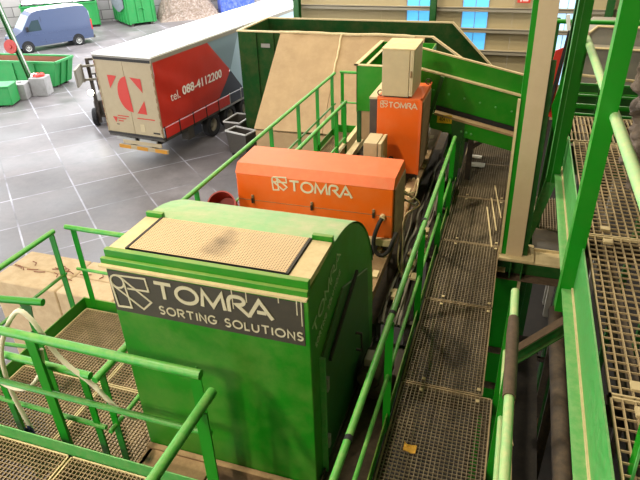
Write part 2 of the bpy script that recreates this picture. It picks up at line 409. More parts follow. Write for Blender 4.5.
# hall back wall: beige panels with girts, columns and blue translucent windows
WY = 27
xs_panel = [(-10.0, -4.87), (-3.78, -2.46), (-1.34, 1.23), (2.3, 4.3), (5.4, 14)]
wm = MB()
for a, b in xs_panel:
    x = a
    while x < b-.01:
        x2 = min(x+1.0, b); wm.box(x+.002, x2-.002, WY, WY+.1, -5, 7); x = x2
wm.box(-10, 14, WY+.1, WY+.2, -5, -3.4).box(-10, 14, WY+.1, WY+.2, 2.6, 7)
struct('wall_back', wm, 'panel', smooth=False)
wins = [(-4.87, -3.78, 'bluewin'), (-2.46, -1.34, 'bluewin'), (1.23, 2.3, 'palewin'), (4.3, 5.4, 'palewin')]
for i, (a, b, m) in enumerate(wins):
    struct(f'window_{i+1}', MB().box(a+.03, b-.03, WY+.03, WY+.06, -3.4, 2.6), m, smooth=False)
    struct(f'window_{i+1}_frame', MB().box(a-.03, a+.03, WY-.02, WY+.1, -3.4, 2.6).box(b-.03, b+.03, WY-.02, WY+.1, -3.4, 2.6).box((a+b)/2-.012, (a+b)/2+.012, WY+.01, WY+.03, -3.4, 2.6), 'girt', smooth=False)
for i, z in enumerate((-2.05, -1.15, -.3, .9, 2.2)):
    struct(f'trim_{i+1}', MB().box(-10, 14, WY-.22, WY-.002, z-.03, z+.03).box(-10, 14, WY-.22, WY-.2, z-.14, z), 'girt', smooth=False)
for i, x in enumerate((-9.88, -3.64, 3.3, 9.5)):
    struct(f'column_{i+1}', hbeam(MB(), (x, WY-.42, -5), (x, WY-.42, 7), .26, .36, (0,1,0), .016), 'dark_post', smooth=False)
struct('wall_right', MB().box(14, 14.2, -10, WY+.2, -5, 7), 'panel', smooth=False)
struct('wall_front', MB().box(-10, 14.2, -9.2, -9, -5, 7), 'panel', smooth=False)
struct('ceiling', MB().box(-10, 14.2, -9.2, WY+.2, 7, 7.15).box(-27, -10, -9.2, 17, 7, 7.15), 'hide', smooth=False)
# yard wall of stacked blocks
yw = MB().box(-26, 26, 0, .8, -5, 1.5)
w = struct('wall_yard', yw, 'blockwall', smooth=False)
w.location = (-36.3, 46.6, 0); w.rotation_euler.z = math.atan2(8.0, 10.0)

# ================================================================== SORTING MACHINE (green)
x0, x1, yf = -2.46, -1.0, 2.65
mach = thing('sorting_machine', 'large green sorting machine housing with rounded back and charcoal lettered band', 'machine', ((x0+x1)/2, 3.5, -.15))
prof = [(yf, -.15), (yf, 1.665), (3.2, 1.72)] + [(3.2+1.2*math.sin(a), .52+1.2*math.cos(a)) for a in [PI/2*i/16 for i in range(1, 17)]] + [(4.42, -.15)]
mb = MB().prism(prof, 'x', x0, x1)
hs = build('housing', mb, 'machgreen', mach, bevel=.008)
# dusty curved cover sheet over the back
cp = [(3.2+1.212*math.sin(a), .52+1.212*math.cos(a)) for a in [PI/2*i/16 for i in range(0, 14)]]
cover = MB()
for i in range(len(cp)-1):
    (ya, za), (yb, zb) = cp[i], cp[i+1]
    cover.quad((x0-.012, ya, za), (x1+.006, ya, za), (x1+.006, yb, zb), (x0-.012, yb, zb))
build('curved_cover', cover, 'green_top', mach)
# top front lips
build('front_lip', MB().box(x0-.01, x1+.004, 2.63, 2.66, 1.655, 1.70).box(x0+.01, x1-.0, 2.66, 2.70, 1.66, 1.755), 'green', mach, bevel=.004)
build('front_ledge', MB().box(x0-.012, x1+.006, 2.60, 2.65, 1.645, 1.66), 'cream', mach)
vent = MB()
px0, px1, py0, py1 = x0+.16, x1-.17, 2.74, 3.17
for i in range(60):
    xx = px0+(px1-px0)*i/60; vent.box(xx, xx+(px1-px0)/60*.56, py0, py1, 1.7455, 1.748)
for i in range(24):
    yy = py0+(py1-py0)*i/23; vent.box(px0, px1, yy-.005, yy+.005, 1.7448, 1.7470)
build('ventilation_panel', vent, 'perf', mach, smooth=False)
build('vent_frame', MB().box(px0-.02, px0-.002, py0-.02, py1, 1.70, 1.752), 'black', mach)
build('vent_frame', MB().box(px1+.002, px1+.02, py0-.02, py1, 1.70, 1.752), 'black', mach)
build('top_sheet', MB().box(x0+.01, px0-.022, 2.71, 3.17, 1.69, 1.738), 'cream', mach)
build('top_sheet', MB().box(px1+.022, x1-.006, 2.71, 3.17, 1.69, 1.738), 'cream', mach)
build('vent_backing', MB().box(px0, px1, 2.74, 3.17, 1.70, 1.722), 'blackplain', mach)  # black colour stands in for the dark behind the vent openings
build('clip', MB().box(x0+.01, x0+.15, 3.175, 3.21, 1.70, 1.775), 'green', mach, bevel=.004)
build('clip', MB().box(x1-.15, x1-.004, 3.175, 3.21, 1.70, 1.775), 'green', mach, bevel=.004)
dec = build('name_band', MB().box(-2.452, -1.032, yf-.004, yf, 1.26, 1.60), 'decal', mach)
F = lambda u, v, d: (u, yf-.004-d, v)
lb = MB(); tomra(lb, F, -2.09, 1.437, -1.25, .125, .026)
build('lettering', lb, 'letter', dec, smooth=False)
lb = MB(); word(lb, 'SORTING SOLUTIONS', F, -2.085, 1.305, -1.045, .062, .0105, .36)
build('lettering', lb, 'letter', dec, smooth=False)
lb = MB(); emblem(lb, F, -2.438, 1.300, .285, .013)
build('emblem', lb, 'letter', dec, smooth=False)
# drip streaks below the lip
dr = MB()
for dx, l in ((-1.52, .16), (-1.08, .12), (-1.42, .09), (-1.2, .05), (-1.05, .2)):
    dr.box(dx, dx+.007, yf-.0055, yf-.0042, 1.62-l, 1.63)
build('bird_dropping_streaks', dr, 'letter', mach, smooth=False)
# right side: door, handles, faded lettering along the slope
door = build('side_door', MB().prism([(2.82, -.1), (2.82, 1.02), (3.35, 1.25), (4.1, .95), (4.25, -.1)], 'x', x1, x1+.018), 'dark_post', mach, bevel=.004)
build('door_edge', MB().box(x1, x1+.04, 2.80, 2.825, -.12, 1.03), 'kick', door)
build('hinge', MB().box(x1+.018, x1+.05, 2.83, 2.87, .70, .82), 'galv', door)
build('hinge', MB().box(x1+.018, x1+.05, 2.83, 2.87, .12, .24), 'galv', door)
build('door_handle', MB().tube([(x1+.02, 3.7, .55), (x1+.07, 3.7, .55), (x1+.07, 3.72, .35), (x1+.02, 3.72, .35)], .012, 8), 'black', door)
build('strut_arm', MB().beam((x1+.03, 2.95, .9), (x1+.03, 3.7, 1.18), .02, .035), 'black', mach)
sl = Vector((0, .80, .20)).normalized(); up_ = Vector((0, -.45, .9)).normalized()
FS = lambda u, v, d: tuple(Vector((x1+.001+d, 2.72, 1.30))+Vector((0, .93, .37))*u+Vector((0, -.37, .93))*v)
lb = MB(); tomra(lb, FS, 0, 0, .66, .085, .012); word(lb, 'SORTING SOLUTIONS', FS, -.02, -.13, .60, .04, .006, .36)
build('faded_lettering', lb, 'ghost', mach, smooth=False)

# base under the machine: brown belt end seen between the rails
inf = thing('infeed_conveyor', 'brown dusty conveyor end under the front of the green machine', 'conveyor', (-2.0, 2.45, -.4))
build('deck_plate', MB().box(-2.44, -1.86, 2.30, 2.63, -.16, -.12), 'brown', inf, bevel=.006)
build('frame', MB().box(-2.46, -1.05, 2.595, 2.645, -.3, -.10)  .box(-2.46, -2.40, 2.3, 2.6, -.35, -.12), 'brown', inf, bevel=.006)
build('belt', MB().box(-1.84, -1.1, 1.2, 2.59, -.42, -.36), 'black', inf)
build('leg', MB().box(-2.44, -2.34, 2.45, 2.55, -5, -.3), 'dark', inf)
build('leg', MB().box(-1.2, -1.1, 2.45, 2.55, -5, -.3), 'dark', inf)

# ================================================================== MAIN CONVEYOR under the orange units
cv = thing('sorting_conveyor', 'long dark belt conveyor with cream side rails running under the orange units', 'conveyor', (-1.7, 7.2, -.1))
build('belt', MB().box(-2.18, -1.16, 4.5, 10.2, .26, .30), 'belt', cv)
build('side_rail', MB().box(-2.40, -2.36, 4.5, 10.3, .12, .45).box(-2.40, -2.33, 4.5, 10.3, .44, .455), 'cream', cv)
build('side_rail', MB().box(-2.22, -2.17, 4.5, 10.3, .1, .42).box(-2.24, -2.14, 4.5, 10.3, .42, .44), 'cream', cv)
build('side_rail', MB().box(-1.15, -1.10, 4.5, 10.3, .05, .40).box(-1.17, -1.02, 4.5, 10.3, .40, .42), 'brown', cv)
build('trough', MB().box(-2.36, -2.22, 4.5, 10.3, .1, .14), 'black', cv)
fr = MB().box(-2.42, -2.2, 4.5, 10.3, -.15, .06).box(-1.2, -.98, 4.5, 10.3, -.18, .02)
for y in (4.6, 6.1, 7.6, 9.1, 10.2): fr.box(-2.2, -1.2, y-.06, y+.06, -.15, 0)
build('frame', fr, 'dark', cv, bevel=.008)
for y in (4.9, 7.6, 10.1):
    for x in (-2.32, -1.1): build('leg', MB().box(x-.07, x+.07, y-.07, y+.07, -5, -.15), 'dark', cv)
dbl = MB()
for i in range(16):
    y = random.uniform(4.6, 9.5); x = random.uniform(-1.14, -1.03); s_ = random.uniform(.03, .07)
    dbl.box(x-s_/2, x+s_/2, y-s_, y+s_, .42, .42+random.uniform(.01, .03))
for i in range(14):
    y = random.uniform(4.6, 6.5); x = random.uniform(-.93, -.72); s_ = random.uniform(.03, .06)
    dbl.box(x-s_/2, x+s_/2, y-s_, y+s_, .13, .13+random.uniform(.02, .05))
o = tag(build('debris', dbl, 'cream'), 'pale scraps of debris lying along the conveyor side rail', 'debris', kind='stuff')

# ================================================================== ORANGE UNIT 1 (long hood)
o1 = thing('orange_sorting_unit', 'long low orange machine hood with pale lettering behind the green machine', 'machine', (-1.88, 5.55, .45))
mb = MB().prism([(5.25, .5), (5.25, 1.17), (5.325, 1.262), (5.80, 1.275), (5.90, 1.20), (5.90, .5)], 'x', -2.765, -1.0)
build('hood', mb, 'orange', o1, bevel=.01)
tp = MB().prism([(5.25, 1.172), (5.325, 1.265), (5.80, 1.278), (5.80, 1.284), (5.322, 1.271), (5.246, 1.174)], 'x', -2.767, -.998)
build('top_cover', tp, 'orange_top', o1)
build('seam', MB().box(-2.76, -1.005, 5.247, 5.251, .86, .866), 'brown', o1)
for x in (-2.58, -1.885, -1.2):
    l = build('latch', MB().box(x-.013, x+.013, 5.23, 5.25, .83, .93), 'brown', o1, bevel=.003)
    build('latch_lever', MB().box(x-.007, x+.007, 5.212, 5.23, .84, .90), 'dark', l)
F1 = lambda u, v, d: (u, 5.25-d, v)
lb = MB(); emblem(lb, F1, -2.335, 1.02, .165, .014); build('emblem', lb, 'letter', o1, smooth=False)
lb = MB(); tomra(lb, F1, -2.13, 1.033, -1.44, .115, .021); build('lettering', lb, 'letter', o1, smooth=False)
build('side_panel', MB().box(-1.0, -.985, 5.30, 5.86, .52, 1.15), 'brown', o1, bevel=.004)
for x in (-2.66, -1.08):
    for y in (5.33, 5.82): build('foot', MB().box(x-.04, x+.04, y-.04, y+.04, (-.15 if x < -2 else .42), .5), 'dark', o1)
build('bottom_bracket', MB().box(-1.3, -1.0, 5.20, 5.26, .52, .60), 'cream', o1, bevel=.004)

# ================================================================== ORANGE UNIT 2 (tall) + cabinet on top
ox0, ox1, oy0, oy1 = -1.63, -1.05, 7.2, 7.98
o2 = thing('orange_control_unit', 'tall upright orange machine cabinet with pale lettering and a beige cabinet on top', 'machine', ((ox0+ox1)/2, 7.6, .45))
build('body', MB().box(ox0, ox1, oy0, oy1, .5, 1.52), 'orange', o2, bevel=.008)
build('top_sheet', MB().box(ox0-.002, ox1+.002, oy0+.01, oy1, 1.52, 1.532), 'orange_top', o2)
build('corner_strip', MB().box(ox1-.03, ox1+.006, oy0-.008, oy0+.02, .5, 1.545).box(ox1-.015, ox1+.008, oy0-.008, oy1+.02, 1.52, 1.55), 'orange_top', o2)
build('side_skirt', MB().box(ox0-.10, ox0-.004, oy0+.01, oy1-.1, .52, 1.5), 'darkgrey', o2, bevel=.004)
build('skirt_top', MB().box(ox0-.105, ox0-.002, oy0, oy1-.05, 1.50, 1.525), 'beige', o2)
build('side_panel', MB().box(ox1, ox1+.012, oy0+.05, oy1-.05, .55, 1.48), 'brown', o2)
F2 = lambda u, v, d: (u, oy0-d, v)
lb = MB(); emblem(lb, F2, -1.585, 1.40, .09, .007); build('emblem', lb, 'letter', o2, smooth=False)
lb = MB(); tomra(lb, F2, -1.475, 1.405, -1.11, .068, .012); build('lettering', lb, 'letter', o2, smooth=False)
build('knob', MB().lathe((-1.42, oy0, .70), (0,-1,0), [(0, .001), (0, .035), (.02, .04), (.02, .022), (.07, .022), (.075, .045), (.095, .045), (.1, .001)], 16), 'blackplain', o2)
for px, py in ((-1.6, 7.25), (-1.08, 7.9)):
    build('lifting_eye', MB().tube([(px+.035*math.cos(a), py, 1.575+.035*math.sin(a)) for a in [2*PI*i/12 for i in range(13)]], .008, 6), 'dark', o2)
build('foot', MB().box(ox0+.02, ox1-.02, oy0+.03, oy0+.09, .30, .5).box(ox0+.02, ox1-.02, oy1-.09, oy1-.03, .30, .5), 'dark', o2)

cab = thing('control_cabinet', 'beige steel cabinet standing on top of the tall orange machine', 'cabinet', (-1.38, 7.5, 1.532))
cx0, cx1, cy0, cy1, cz0, cz1 = -1.575, -1.175, 7.2, 7.82, 1.55, 2.13
build('body', MB().box(cx0, cx1-.055, cy0, cy1, cz0, cz1), 'beige', cab, bevel=.008)
dr_ = build('door', MB().box(cx1-.05, cx1, cy0-.005, cy1+.005, cz0+.01, cz1), 'beige', cab, bevel=.008)
build('door_handle', MB().box(cx1-.04, cx1-.02, cy0-.02, cy0-.005, 1.80, 1.88), 'brown', dr_, bevel=.003)
build('roof', MB().box(cx0-.01, cx1+.01, cy0-.012, cy1+.01, cz1, cz1+.018), 'cream', cab, bevel=.004)
build('plinth', MB().box(cx0+.03, cx1-.06, cy0+.03, cy1-.03, 1.532, 1.55), 'dark', cab)

jb = thing('junction_box', 'small beige junction box on the conveyor before the tall orange unit', 'junction box', (-1.64, 7.0, .44))
build('body', MB().box(-1.675, -1.50, 6.67, 7.04, .66, 1.10), 'beige', jb, bevel=.006)
d_ = build('lid', MB().box(-1.49, -1.445, 6.67, 7.04, .66, 1.10), 'beige', jb, bevel=.006)
build('latch', MB().box(-1.445, -1.43, 6.76, 6.80, .80, .90), 'paper', d_)
build('mount', MB().box(-1.66, -1.52, 6.75, 6.95, .30, .66), 'dark', jb)

# receiving chute (open green box) behind
rc = thing('receiving_chute', 'open green sheet metal chute left of the beige cabinet', 'chute', (-1.75, 9.2, .3))
mb = MB().box(-2.2, -2.185, 8.3, 10.0, .95, 1.65).box(-1.29, -1.275, 8.3, 10.0, .6, 1.65).box(-2.2, -1.275, 8.3, 8.315, .97, 1.65).box(-2.2, -1.275, 9.985, 10.0, .6, 1.65)
build('walls', mb, 'green', rc)
build('rim', MB().box(-2.23, -2.17, 8.27, 10.03, 1.65, 1.665).box(-2.23, -1.27, 8.27, 8.33, 1.65, 1.665).box(-2.06, -2.02, 8.33, 10.0, 1.655, 1.67), 'cream', rc)
build('lower_apron', MB().box(-2.13, -1.35, 8.34, 8.37, .50, .97), 'tan', rc)
for x in (-2.19, -1.285):
    for y in (8.36, 9.94): build('leg', MB().box(x-.01, x+.05, y-.03, y+.03, .457 if x < -2 else .303, .97), 'dark_post', rc)

# inclined conveyor crossing from the right
ic = thing('inclined_conveyor', 'green inclined conveyor sloping down to the right across the walkway', 'conveyor', (-.4, 8.9, 1.1))
k = -.215
def zl(x, z_at): return z_at+k*(x+1.24)
xa, xb = -1.27, .46
def band(za, zb, x_0=xa, x_1=xb): return [(x_0, zl(x_0, zb)), (x_1, zl(x_1, zb)), (x_1, zl(x_1, za)), (x_0, zl(x_0, za))]
build('skirt_board', MB().prism(band(1.66, 1.92), 'y', 8.3, 8.315), 'green', ic)
build('skirt_lip', MB().prism(band(1.915, 1.935), 'y', 8.285, 8.33), 'cream', ic)
build('ledge', MB().prism(band(1.645, 1.665), 'y', 8.22, 8.33), 'cream', ic)
build('side_panel', MB().prism(band(1.135, 1.65), 'y', 8.27, 8.29), 'green', ic)
build('gap_shade_strip', MB().prism(band(1.135, 1.20, -1.0), 'y', 8.25, 8.268), 'blackplain', ic)  # black strip painted in as the dark gap below the side panel
build('back_panel', MB().prism(band(1.22, 1.60), 'y', 9.55, 9.57), 'green', ic)
bl = MB()
for i in range(7):
    x = -1.05+.22*i; bl.lathe((x, 8.27, zl(x, 1.40)), (0,-1,0), [(0, .016), (.014, .014), (.018, .001)], 8)
build('bolts', bl, 'kick', ic)
build('belt', MB().prism(band(1.50, 1.53), 'y', 8.33, 9.54), 'belt', ic)
build('return_trough', MB().prism(band(.88, 1.10, -1.06), 'y', 8.15, 8.17).prism(band(.88, .90, -1.06), 'y', 8.17, 9.5), 'green', ic)
build('dust_strip', MB().prism(band(1.10, 1.13, -1.0), 'y', 8.12, 8.30), 'tan', ic)
tb = MB()
for i in range(3):
    x = -.6+.07*i; tb.lathe((x, 8.15, zl(x, .96)), (0,-1,0), [(0, .018), (.014, .016), (.018, .001)], 8)
build('bolts', tb, 'kick', ic)
build('strut', MB().beam((-.92, 8.10, 1.60), (-1.08, 8.10, .93), .045, .05), 'dark_post', ic)
pl_ = build('number_plate', MB().box(-.955, -.745, 8.128, 8.134, .93, 1.05), 'yellow', ic)
FY = lambda u, v, d: (u, 8.128-d, v)
lb = MB(); fonttext(lb, '404.01', FY, -.925, .96, -.775, 1.02, .002); build('lettering', lb, 'blackplain', pl_, smooth=False)
# drive leg at the walkway end
build('support_leg', MB().box(-.66, -.60, 8.2, 8.26, .003, .95).prism([(-.72, .7), (-.56, .66), (-.56, .95), (-.76, .98)], 'y', 8.14, 8.16), 'dark_post', ic)
build('support_leg', MB().box(-.50, -.42, 8.32, 8.40, .003, .9).beam((-.46, 8.36, .5), (-.18, 8.36, .72), .05, .05), 'dark', ic)
build('support_leg', MB().box(.26, .32, 9.3, 9.36, -5, .7), 'dark_post', ic)
build('support_leg', MB().box(-.90, -.84, 9.44, 9.5, -5, .95), 'dark_post', ic)

# ================================================================== WALKWAYS
ys = [0.6, 1.21, 2.52, 3.82, 5.12, 6.42, 7.72, 9.02, 10.3]
wl = ['nearest walkway grating panel at the bottom edge', 'walkway grating panel just this side of the yellow paper scrap',
      'walkway grating panel with the yellow paper scrap on it', 'walkway grating panel beyond the yellow scrap, beside the dark green web beam',
      'walkway grating panel ending level with the tan column foot', 'walkway grating panel just beyond the tan column foot',
      'walkway grating panel in shade under the near side of the inclined conveyor', 'farthest walkway grating panel, with white paper scraps']
for i in range(len(ys)-1):
    if i == 0: continue
    grating('grating_panel', wl[i], -.585, .118 if 3 <= i <= 4 else .20, ys[i]+.006, ys[i+1]-.006, 0, m='grate_dark' if i != 3 else 'grate_dark')
cl = MB()
wf = thing('walkway_frame', 'dark steel frame and legs carrying the central walkway', 'frame', (-.2, 5.5, -.2))
build('beam', MB().box(-.6, -.53, .6, 10.3, -.2, -.03), 'dark', wf)
build('beam', MB().box(.14, .21, .6, 3.80, -.2, -.03), 'dark', wf)
build('beam', MB().box(.06, .112, 3.80, 6.44, -.2, -.03), 'dark', wf)
build('beam', MB().box(.14, .21, 6.44, 10.3, -.2, -.03), 'dark', wf)
for y in ys: build('cross_beam', MB().box(-.53, .14 if y not in (5.12,) else .06, y-.03, y+.03, -.18, -.032), 'dark', wf)
for y in (1.0, 4.5, 8.4):
    for x in (-.565, .085 if y == 4.5 else .175): build('leg', MB().box(x-.03, x+.03, y-.04, y+.04, -5, -.2), 'dark', wf)
build('kick_plate', MB().box(-.612, -.602, .6, 8.1, -.02, .13), 'green', wf)
clips = MB()
for y in ys[2:7]:
    for x in (-.40, .08):
        for d in (-.07, .07): clips.box(x-.015, x+.015, y+d-.015, y+d+.015, .002, .012)
build('grating_clips', clips, 'cream', wf)

r = railing('long green railing between the machines and the central walkway', (-.62, 1.0), (-.60, 7.18), 0, (.12, .37, .60, .82, .985), h=1.08, r=.023, pbase=-.1)
for y in (2.16, 3.36, 4.85):
    build('black_tape', MB().lathe((-.613, y, 1.08), (0,1,0), [(-.018, .0235), (-.018, .026), (.018, .026), (.018, .0235)], 16), 'blackplain', r)
r = railing('weathered pale green handrail on the right edge of the central walkway', (.235, 1.0), (.235, 3.87), 0, (.1, .72, .97), h=1.1, rail='pale_rail', r=.030, pbase=-.15, midh=.52)
build('foam_sleeve', MB().lathe((.235, 0, 1.1), (0,1,0), [(2.72, .031), (2.72, .04), (3.35, .042), (3.52, .036), (3.52, .031)], 16), 'duskybrown', r)

# paper scraps
def scrap(name, label, x, y, z, s, m, cat):
    mb = MB(); n = 5
    vs = [(x+s*((i/n)-.5)*1.3, y+s*((j/n)-.5), z+.006+.05*abs(noise.noise((i*.9+x*7, j*.8+y*3, 2)))) for i in range(n+1) for j in range(n+1)]
    fs = [(i*(n+1)+j, (i+1)*(n+1)+j, (i+1)*(n+1)+j+1, i*(n+1)+j+1) for i in range(n) for j in range(n)]
    mb.add(vs, fs); mb.add([(a, b, c-.004) for a, b, c in vs], [tuple(reversed(f)) for f in fs])
    return tag(build(name, mb, m), label, cat)
scrap('paper_scrap', 'crumpled yellow paper scrap on the near walkway grating', -.38, 3.09, 0, .075, 'litter', 'paper')
scrap('paper_scrap', 'larger white paper scrap on the far walkway grating', -.36, 8.93, 0, .19, 'paper', 'paper')
scrap('paper_scrap', 'smaller white paper scrap just behind the larger white one', -.40, 9.28, 0, .14, 'paper', 'paper')

# thin flat bars lying on the walkway beside the column
for i, (a, b) in enumerate((((.03, 6.37, .012), (-.10, 7.45, .012)), ((.06, 6.80, .012), (-.06, 7.75, .012)), ((.10, 7.17, .012), (-.04, 8.2, .012)))):
    tag(build('flat_bar', MB().beam(a, b, .018, .01), 'cream'), ('nearest', 'middle', 'farthest')[i]+' of three thin pale bars lying on the walkway before the inclined conveyor', 'bar', 'bars lying on the walkway')

# ---- left catwalk
for i, (a, b) in enumerate(((4.5, 6.3), (6.3, 8.1), (8.1, 9.95))):
    grating('grating_panel', ('left catwalk grating panel beside the green machine back', 'left catwalk grating panel beside the orange hood', 'left catwalk grating panel at the far end by the open chute')[i], -3.02, -2.44, a+.006, b-.006, 0, group='left catwalk grating panels')
lf = thing('catwalk_frame', 'steel frame and legs under the catwalk left of the conveyor', 'frame', (-2.7, 7, -.2))
build('beam', MB().box(-3.06, -3.0, 4.4, 10, -.18, -.03), 'green', lf); build('beam', MB().box(-2.47, -2.43, 4.4, 10, -.18, -.03), 'green', lf)
for y in (4.6, 9.8): build('leg', MB().box(-3.06, -2.96, y-.05, y+.05, -5, -.18), 'dark_post', lf)
build('kick_plate', MB().box(-3.04, -3.03, 4.4, 9.9, 0, .12).box(-3.04, -2.44, 9.93, 9.94, 0, .14), 'green', lf)
railing('long green railing on the yard side of the left catwalk', (-3.07, 4.45), (-3.02, 9.88), 0, (.08, .46, .655, .82, .97), pbase=-.1)
railing('short green railing closing the far end of the left catwalk', (-2.95, 9.99), (-2.3, 9.99), 0, (.06, .96), pbase=-.1)
railing('green railing between the left catwalk and the belt conveyor', (-2.40, 6.1), (-2.36, 8.28), 0, (.36, .78, .97), pbase=.0)
rb = thing('red_bucket', 'red round plastic tub hanging behind the green machine at the catwalk railing', 'bucket', (-2.85, 5.0, .7))
ax = Vector((.12, -.80, .60)).normalized(); bc0 = Vector((-2.84, 5.02, .86))
build('shell', MB().lathe(bc0, ax, [(-.16, .001), (-.16, .13), (.06, .155), (.07, .165), (.07, .150), (-.145, .122), (-.145, .001)], 28), 'tubred', rb)
build('bracket', MB().box(-3.06, -2.86, 5.10, 5.14, .78, .82), 'dark', rb)
# ---- left platform (lower, z=-.4)
Z2 = -.4
plab = ['platform grating panel in the far left corner beside the concrete wall', 'platform grating panel against the green machine side', 'platform grating panel behind the front railing on the left', 'platform grating panel behind the front railing beside the machine']
gi = 0
for (ya, yb) in ((3.35, 4.38), (2.36, 3.35)):
    for (xa_, xb_) in ((-4.5, -3.5), (-3.5, -2.52)):
        grating('grating_panel', plab[gi], xa_+.006, xb_-.006, ya+.006, yb-.006, Z2, group='lower platform grating panels', m='grate'); gi += 1
pf = thing('platform_frame', 'green edge frame and legs of the lower grating platform', 'frame', (-3.5, 3.4, Z2-.2))
build('kick_plate', MB().box(-4.53, -4.515, 1.7, 4.42, Z2-.05, Z2+.13), 'green', pf, bevel=.003)
build('kick_plate', MB().box(-4.53, -2.52, 4.40, 4.415, Z2-.05, Z2+.13), 'green', pf, bevel=.003)
build('beams', MB().box(-4.51, -4.44, 2.36, 4.4, Z2-.2, Z2-.03).box(-2.58, -2.51, 2.36, 4.4, Z2-.2, Z2-.03).box(-3.54, -3.46, 2.36, 4.4, Z2-.2, Z2-.03).box(-4.44, -2.58, 3.32, 3.38, Z2-.2, Z2-.032), 'dark_post', pf)
for x in (-4.47, -2.55):
    for y in (2.42, 4.34): build('leg', MB().box(x-.04, x+.04, y-.04, y+.04, -5, Z2-.2), 'dark_post', pf)
railing('green railing along the outer left edge of the lower platform', (-4.57, 1.9), (-4.55, 4.28), Z2, (.3, .98), h=1.1, r=.028, postw=.07)
railing('green railing across the far end of the lower platform toward the machine', (-4.49, 4.40), (-2.9, 4.40), Z2, (.06, .9), h=1.1, r=.028, postw=.07)
railing('inner green railing beyond the front railing, ending in an open tube', (-4.4, 2.51), (-2.71, 2.49), Z2, (.42, .95), h=1.1, r=.03, postw=.06)
railing('short inner green railing running along the machine flank', (-2.65, 2.46), (-2.65, 4.0), Z2, (.05, .96), h=1.1, r=.028, postw=.06)
st = thing('gate_railing', 'short green gate rail on the lower platform behind the cream conduit', 'railing', (-4.0, 3.1, Z2))
build('top_rail', MB().tube([(-4.25, 3.08, .70), (-3.70, 3.14, .72)], .033, 14), 'post', st)
build('mid_rail', MB().tube([(-4.5, 3.06, .15), (-3.88, 3.11, .17)], .02, 10), 'rail', st)
build('post', MB().box(-3.90, -3.83, 3.10, 3.107, Z2, .69).box(-3.90, -3.893, 3.107, 3.16, Z2, .69), 'post', st)
build('gusset', MB().prism([(-3.93, .69), (-3.80, .69), (-3.83, .5), (-3.88, .5)], 'y', 3.092, 3.099), 'dark_post', st)

# ---- front deck (z=0) below the camera, its railing and kick plate
grating('grating_panel', 'front deck grating panel at the lower left corner', -4.5, -2.93, 1.0, 2.27, 0, group='front deck grating panels')
grating('grating_panel', 'front deck grating panel right of the cream seam at the bottom', -2.91, -1.62, 1.0, 2.27, 0, group='front deck grating panels')
ff = thing('front_deck_frame', 'light green kick plate and frame along the edge of the front deck', 'frame', (-3, 1.7, -.2))
build('kick_plate', MB().box(-4.6, -1.60, 2.28, 2.29, -.1, .12), 'kick', ff, bevel=.003)
build('beams', MB().box(-4.5, -1.6, 2.20, 2.27, -.2, -.03).box(-4.5, -1.6, 1.0, 1.07, -.2, -.03).box(-2.95, -2.88, 1.07, 2.2, -.2, -.03).box(-4.5, -4.43, 1.07, 2.2, -.2, -.03).box(-1.68, -1.61, 1.07, 2.2, -.2, -.03), 'dark_post', ff)
for x in (-4.46, -1.65): build('leg', MB().box(x-.04, x+.04, 1.1, 1.18, -5, -.2), 'dark_post', ff)
railing('thick green front railing crossing before the green machine', (-4.6, 2.37), (-1.66, 2.37), 0, (.53, .985), h=1.1, r=.034, pbase=-.2, postw=.085)
ar = railing('green railing rising from the bottom edge beside the machine base', (-1.54, .7), (-1.52, 2.26), 0, (.9,), h=1.1, r=.033, mid=False, pbase=-.3, postw=.085)

# cream conduit with blue rag
pts = [(-3.43,2.41,-.02),(-3.5,2.43,.2),(-3.53,2.44,.45),(-3.48,2.44,.75),(-3.35,2.45,1.02),(-3.16,2.45,1.24),(-3.06,2.45,1.2),(-3.0,2.45,1.08),(-2.96,2.46,.93),(-2.88,2.47,.79),(-2.7,2.48,.62),(-2.55,2.47,.46),(-2.5,2.52,.32),(-2.5,2.6,.2)]
def smoothpath(P, n=6):
    P = [Vector(p) for p in P]; out = []
    for i in range(len(P)-1):
        a, b, c, d = P[max(0, i-1)], P[i], P[i+1], P[min(len(P)-1, i+2)]
        for j in range(n):
            t = j/n; out.append(.5*((2*b)+(c-a)*t+(2*a-5*b+4*c-d)*t*t+(3*b-a-3*c+d)*t**3))
    out.append(P[-1]); return out
sp = smoothpath(pts, 8)
cd = thing('flexible_conduit', 'cream flexible conduit looped over the front green railing', 'conduit', (-3.1, 2.45, .4))
build('hose', MB().tube(sp, [.017+.0018*(i % 2) for i in range(len(sp))], 10), 'plastic', cd)
sp = smoothpath([(-3.66,2.43,.62),(-3.58,2.42,.47),(-3.45,2.42,.43),(-3.3,2.42,.48),(-3.17,2.43,.62),(-3.1,2.45,.74),(-3.07,2.46,.9)], 8)
build('hose', MB().tube(sp, .015, 10), 'plastic', cd)
rg = MB()
for i in range(4):
    q = [Vector((-3.43+.018*math.sin(i*2.1+j*.6), 2.38+.012*math.cos(i*1.7+j), .02-.05*j+.01*i)) for j in range(6)]
    rg.tube(q, [.006, .02, .024, .018, .014, .004], 8)
tag(build('cloth_rag', rg, 'ragblue'), 'dark blue cloth tied at the end of the cream conduit', 'cloth')

